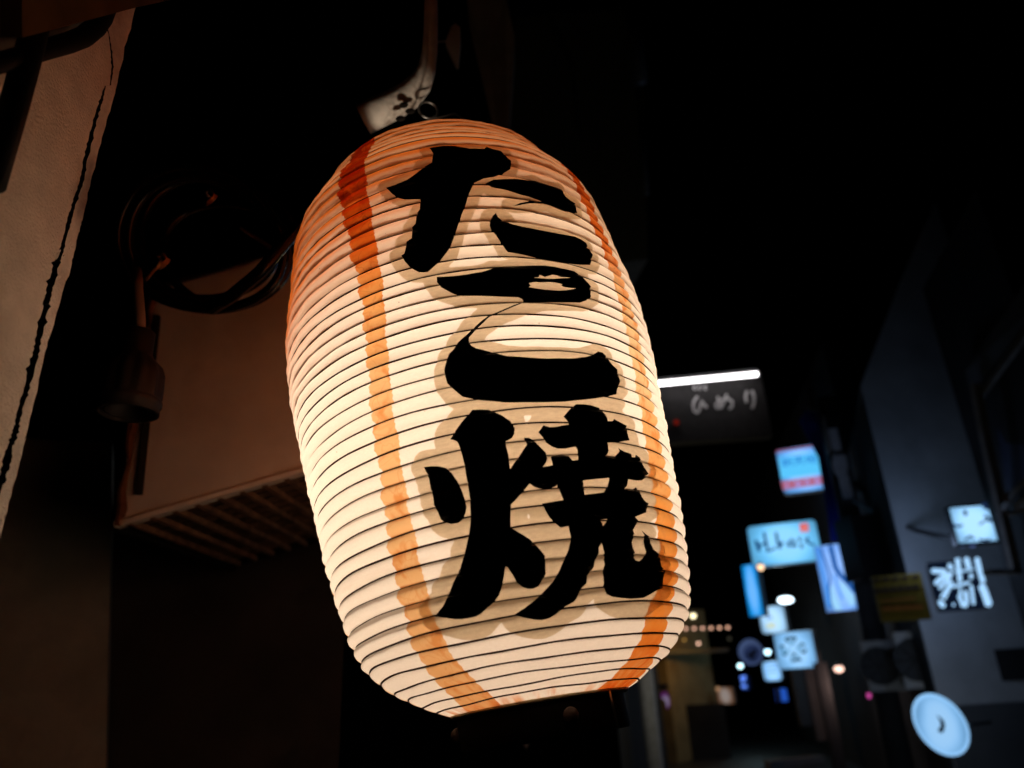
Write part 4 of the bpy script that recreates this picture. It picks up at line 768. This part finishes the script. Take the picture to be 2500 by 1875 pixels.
MB().prism([at(2150, 860, 5.5), at(2240, 770, 4.9), at(2250, 1040, 4.9), at(2180, 1060, 5.4)], Vector((0, .03, 0))).build('shutter', M_shut, nbd)
MB().tube([at(2168, 1098, 5.2), at(2192, 1062, 5.0), at(2235, 1018, 4.7)], .018, 8).build('balcony_rail', M_post, nbd, True)
MB().tube([at(2168, 1098, 5.2), at(2180, 1112, 5.2), at(2230, 1098, 4.9)], .015, 8).build('balcony_rail', M_post, nbd, True)
MB().prism([at(2195, 1085, 5.1), at(2240, 1060, 4.9), at(2240, 1100, 4.9), at(2200, 1105, 5.1)], Vector((0, .03, 0))).build('balcony_panel', surf('pale_panel', (.45, .45, .47), .7), nbd)
MB().box(at(2165, 1236, 5.2), Vector((.14, .05, 0)), Vector((0, .05, 0)), Z1*.012).build('ledge', M_post, nbd)
MB().box(at(2178, 1075, 5.1), Vector((.02, 0, 0)), Vector((0, .02, 0)), Z1*.03).build('bracket', M_rust, nbd)
# row of dark houses down the right side, and the darker one across the street
rh = thing('dark_house', Vector((*g2(1760, 1440, 14), 0)), 'unlit house row behind the pole and the light box signs', 'building')
C_1, C_2 = g2(1905, 1300, 10.0), g2(1700, 1440, 19.)
block('wall', M_wallb, [C_1, (C_1[0]+5, C_1[1]), (C_2[0]+6, C_2[1]), C_2], 0, 6.2, rh)
for (u, v, d, w, h) in ((1770, 1520, 11.2, .16, .5), (1735, 1500, 13., .16, .5), (1795, 1560, 10.6, .10, .8)):
    MB().box(at(u, v, d), Vector((w, .05, 0)), Vector((0, .05, 0)), Z1*h).build('door_panel', M_walld, rh)
lh = thing('far_house', Vector((*g2(1520, 1440, 17), 0)), 'far house front washed by warm yellow light beyond the lantern', 'building')
M_warm = surf('ochre_wall', (.36, .27, .13), .85, .1, noise=.3, scale=3, dirt=(.22, .14, .06), dscale=1.2)
D1, D2 = g2(1440, 1440, 15.), g2(1537, 1440, 16.)
block('wall', M_warm, [D1, D2, (D2[0]-.3, D2[1]+3), (D1[0]-3, D1[1]+3)], 0, 2.9, lh)
MB().box(at(1492, 1408, 14.9)+Z1*.0, Vector((.75, .1, 0)), Vector((0, .18, 0)), Z1*.03).build('canopy', M_walld, lh)
MB().box(at(1530, 1585, 14.9), Vector((.4, .05, 0)), Vector((0, .05, 0)), Z1*.55).build('shutter', M_wallb, lh)
lamp(1478, 1382, 14.4, .03, (255, 190, 95), .5, 'small shaded lamp lighting the ochre house front', 12, (1, 1, 1), (.05, -.15, -.12))
wn_ = Sign(C5(815, 895), C5(965, 890), C5(830, 1050), 15.5, .08, 'shop_window', 'warm brown lit shop window beside the ochre house', M_walld, g_('warm_window', (112, 80, 58), .8, var=.3, scale=2.))
wn_.o['category'] = 'window'
MB().ball(at(*C5(830, 905), 15.3), .045, 10).build('window_lamp', g_('window_lamp', (170, 130, 95), 1.), wn_.o, True)
fl = thing('hanging_banner', at(1438, 1540, 9.5), 'purple cloth banner hanging behind the grey post', 'banner')
MB().prism([at(*C5(x, y), 9.5) for x, y in [(285, 945), (340, 930), (365, 985), (372, 1060), (350, 1100), (335, 1020), (290, 985)]], Vector((0, .02, 0))).build('cloth', g_('glowing_purple_cloth', (86, 26, 92), .75, var=.5, scale=6.), fl)  # lighting put into the colour: the cloth glows by itself
MB().tube([at(*C5(270, 885), 9.5), at(*C5(350, 885), 9.5)], .03, 8).build('pole', M_walld, fl, True)
ol = thing('left_house', Vector((*g2(1300, 1400, 6), 0)), 'dark house front holding the signboard under the strip light', 'building')
L1, L2 = g2(1300, 1200, 3.75), g2(1415, 1400, 13.)
block('wall', M_wallb, [L1, L2, (L2[0]-4, L2[1]), (L1[0]-3.5, L1[1])], 0, 3.4, ol)
# grey post under the lantern
po = thing('grey_post', Vector((*g2(1405, 1560, 4.3), 0)), 'slim blue grey post standing below the lantern', 'post')
p0 = at(1404, 1550, 4.3); h0 = upright(1380, 1400, p0)
MB().tube([Vector((p0.x, p0.y, 0)), Vector((p0.x, p0.y, h0.z+.12))], .047, 12).build('shaft', surf('grey_paint', (.40, .44, .62), .6, .3), po, True)
MB().tube([Vector((p0.x, p0.y, 0)), Vector((p0.x, p0.y, .02))], .07, 12).build('base_plate', M_walld, po)
# utility pole with wrapped plates, banner, box and cables
up = thing('utility_pole', Vector((*g2(1850, 1280, 8.6), 0)), 'utility pole with pale painted marks beside the blue signs', 'utility pole')
q0 = at(1838, 1180, 8.6)
MB().tube([Vector((q0.x, q0.y, 0)), upright(1785, 860, q0)], [.13, .11], 14).build('shaft', M_walld, up, True)
M_mk = surf('pale_mark', (.7, .72, .8), .7, .2)
for k, (x, y, w, h) in enumerate([(415, 370, .05, .13), (450, 505, .075, .03), (450, 540, .085, .03), (455, 575, .085, .03), (462, 610, .07, .03), (470, 640, .045, .03), (497, 720, .06, .13), (505, 780, .05, .03), (575, 1150, .05, .18), (600, 1290, .06, .12), (625, 1400, .06, .1), (640, 1500, .05, .16), (655, 1600, .05, .1)]):
    p = at(*C9(x, y), 8.44); MB().box(p, Vector((w, 0, 0)), Vector((0, .01, 0)), Z1*h).build('painted_mark', M_mk, up)
for (x0, y0, x1, y1) in ((330, 200, 380, 480), (540, 420, 600, 720)):
    MB().tube([at(*C9(x0, y0), 8.5), at(*C9(x1, y1), 8.5)], .022, 6).build('conduit', M_post, up, True)
for (x0, y0, x1, y1, z) in ((270, 60, 330, 370, 0), (430, 120, 500, 370, 0), (330, 380, 540, 380, 0), (270, 60, 420, 110, 0), (420, 110, 500, 370, 0)):
    MB().tube([at(*C6(x0, y0), 8.3), at(*C6(x1, y1), 8.3)], .030, 6).build('lattice_bar', surf('lattice_grey', (.6, .6, .65), .7), up, True)
bn = thing('blue_banner', at(1770, 1130, 9.4), 'long dark blue banner hanging between the utility pole and the signs', 'banner')
MB().prism([at(*C9(x, y), 9.4) for x, y in [(215, 140), (300, 180), (330, 420), (400, 700), (440, 900), (480, 1120), (400, 1120), (300, 500), (160, 230)]], Vector((0, .03, 0))).build('cloth', surf('navy_cloth', (.03, .04, .30), .9, .1), bn)
MB().tube([at(*C9(200, 135), 9.4), at(*C9(310, 175), 9.4)], .02, 8).build('rod', M_post, bn, True)
tb = thing('junction_box', at(*C9(720, 1270), 8.0), 'black junction box hung on cables before the grey wall', 'box')
MB().box(at(*C9(715, 1170), 8.0), Vector((.30, .02, 0)), Vector((-.02, .18, 0)), Z1*.33).build('body', M_casek, tb)
MB().tube([at(*C9(690, 1060), 8.0), at(*C9(730, 930), 8.0), at(*C9(650, 760), 8.2), at(*C9(560, 700), 8.4)], .045, 8).build('cable_bundle', M_casek, tb, True)
o = MB().tube([at(*C9(x, y), d) for x, y, d in [(560, 820, 8.3), (700, 890, 7.8), (860, 970, 7.2), (1010, 1040, 6.7), (1207, 1085, 6.3), (1300, 1092, 6.2)]], .020, 8).build('sagging_cable', M_casek, None, True); tag(o, 'thick dark cable sagging from the pole to the branch picture sign', 'cable')
o = MB().tube([at(1405, 745, 3.3), at(1440, 775, 3.32), at(1490, 806, 3.35)], .004, 6).build('sign_cable', M_walld, None, True); tag(o, 'thin cable running down to the strip light', 'cable')
# air conditioner units under the yellow board
M_ring = surf('fan_grey', (.09, .09, .09), .7, .2)
def ac(u, v, d, w, h, label):
    p = at(u, v, d); t = thing('air_conditioner', p-Z1*h, label, 'air conditioner', 'air conditioners below the yellow board')
    e = Vector((.92, -.38, 0)).normalized(); n_ = Vector((-.38, -.92, 0)).normalized()
    M_ac = surf('ac_grey', (.62, .60, .57), .7, .2)
    MB().box(p, e*w, -n_*.14, Z1*h).build('casing', M_ac, t)
    MB().lathe(p-e*w*.2+n_*.141, n_, [(h*.74, 0), (h*.76, .012), (h*.68, .014), (h*.66, .001), (.001, .001)], 24).build('fan_ring', M_ring, t, True)
    for k in range(4): MB().box(p-e*w*.2+n_*.158, (e*math.cos(k*.785)+Z1*math.sin(k*.785))*h*.72, n_*.003, (Z1*math.cos(k*.785)-e*math.sin(k*.785))*.008).build('guard_bar', M_casek, t)
    MB().box(p+e*(w+.012), e*.012, n_*.13, Z1*h).build('side_rail', M_casek, t)
ac(1908, 1438, 7.6, .17, .24, 'weathered air conditioner with round fan, farther one below the yellow board')
ac(1985, 1425, 7.0, .17, .25, 'weathered air conditioner with round fan, nearer one below the yellow board')
# building over the street behind the lantern top, with its down pipe; blue awning
tb2 = thing('upper_building', at(1250, 300, 5.2), 'dark upper storey with a corner down pipe behind the lantern top', 'building')
MB().prism([at(1120, 30, 5.2), at(1385, 20, 5.2), at(1400, 560, 5.2), at(1060, 600, 5.2)], Vector((-.4, 2.5, 0))).build('wall', surf('dim_wall', (.16, .155, .14), .9), tb2)
for a, b in (((1362, 10), (1383, 180)), ((1383, 240), (1396, 420))):
    MB().tube([at(*a, 5.1), at(*b, 5.1)], .05 if a[1] < 100 else .02, 10).build('down_pipe', surf('pipe_grey', (.10, .105, .13), .5, .4), tb2, True)
MB().tube([at(1190, 60, 5.15), at(1240, 160, 5.15), at(1255, 300, 5.15)], .012, 6).build('seam', M_walld, tb2)
o = MB().prism([at(1092, -30, 2.6), at(1260, -30, 2.6), at(1248, 0, 2.6), at(1180, 30, 2.6), at(1100, 38, 2.6)], Vector((0, .02, .12))).build('blue_awning', surf('blue_tarp', (.012, .022, .13), .8)); tag(o, 'edge of a navy blue awning above the lantern', 'awning')
o = MB().prism([at(1128, 1602, 1.3), at(1143, 1600, 1.3), at(1142, 1612, 1.3), at(1137, 1620, 1.3), at(1132, 1612, 1.3)], Vector((0, .004, 0))).build('paper_tag', surf('white_tag', (.8, .8, .85), .8)); tag(o, 'tiny white paper tag just under the lantern foot', 'tag')
kb = MB().box(Vector((4.6, 14.6, .06)), Vector((.55, .22, 0)), Vector((-.03, .08, 0)), Z1*.06).build('kerb', surf('kerb_concrete', (.35, .35, .37), .8)); tag(kb, kind='structure')
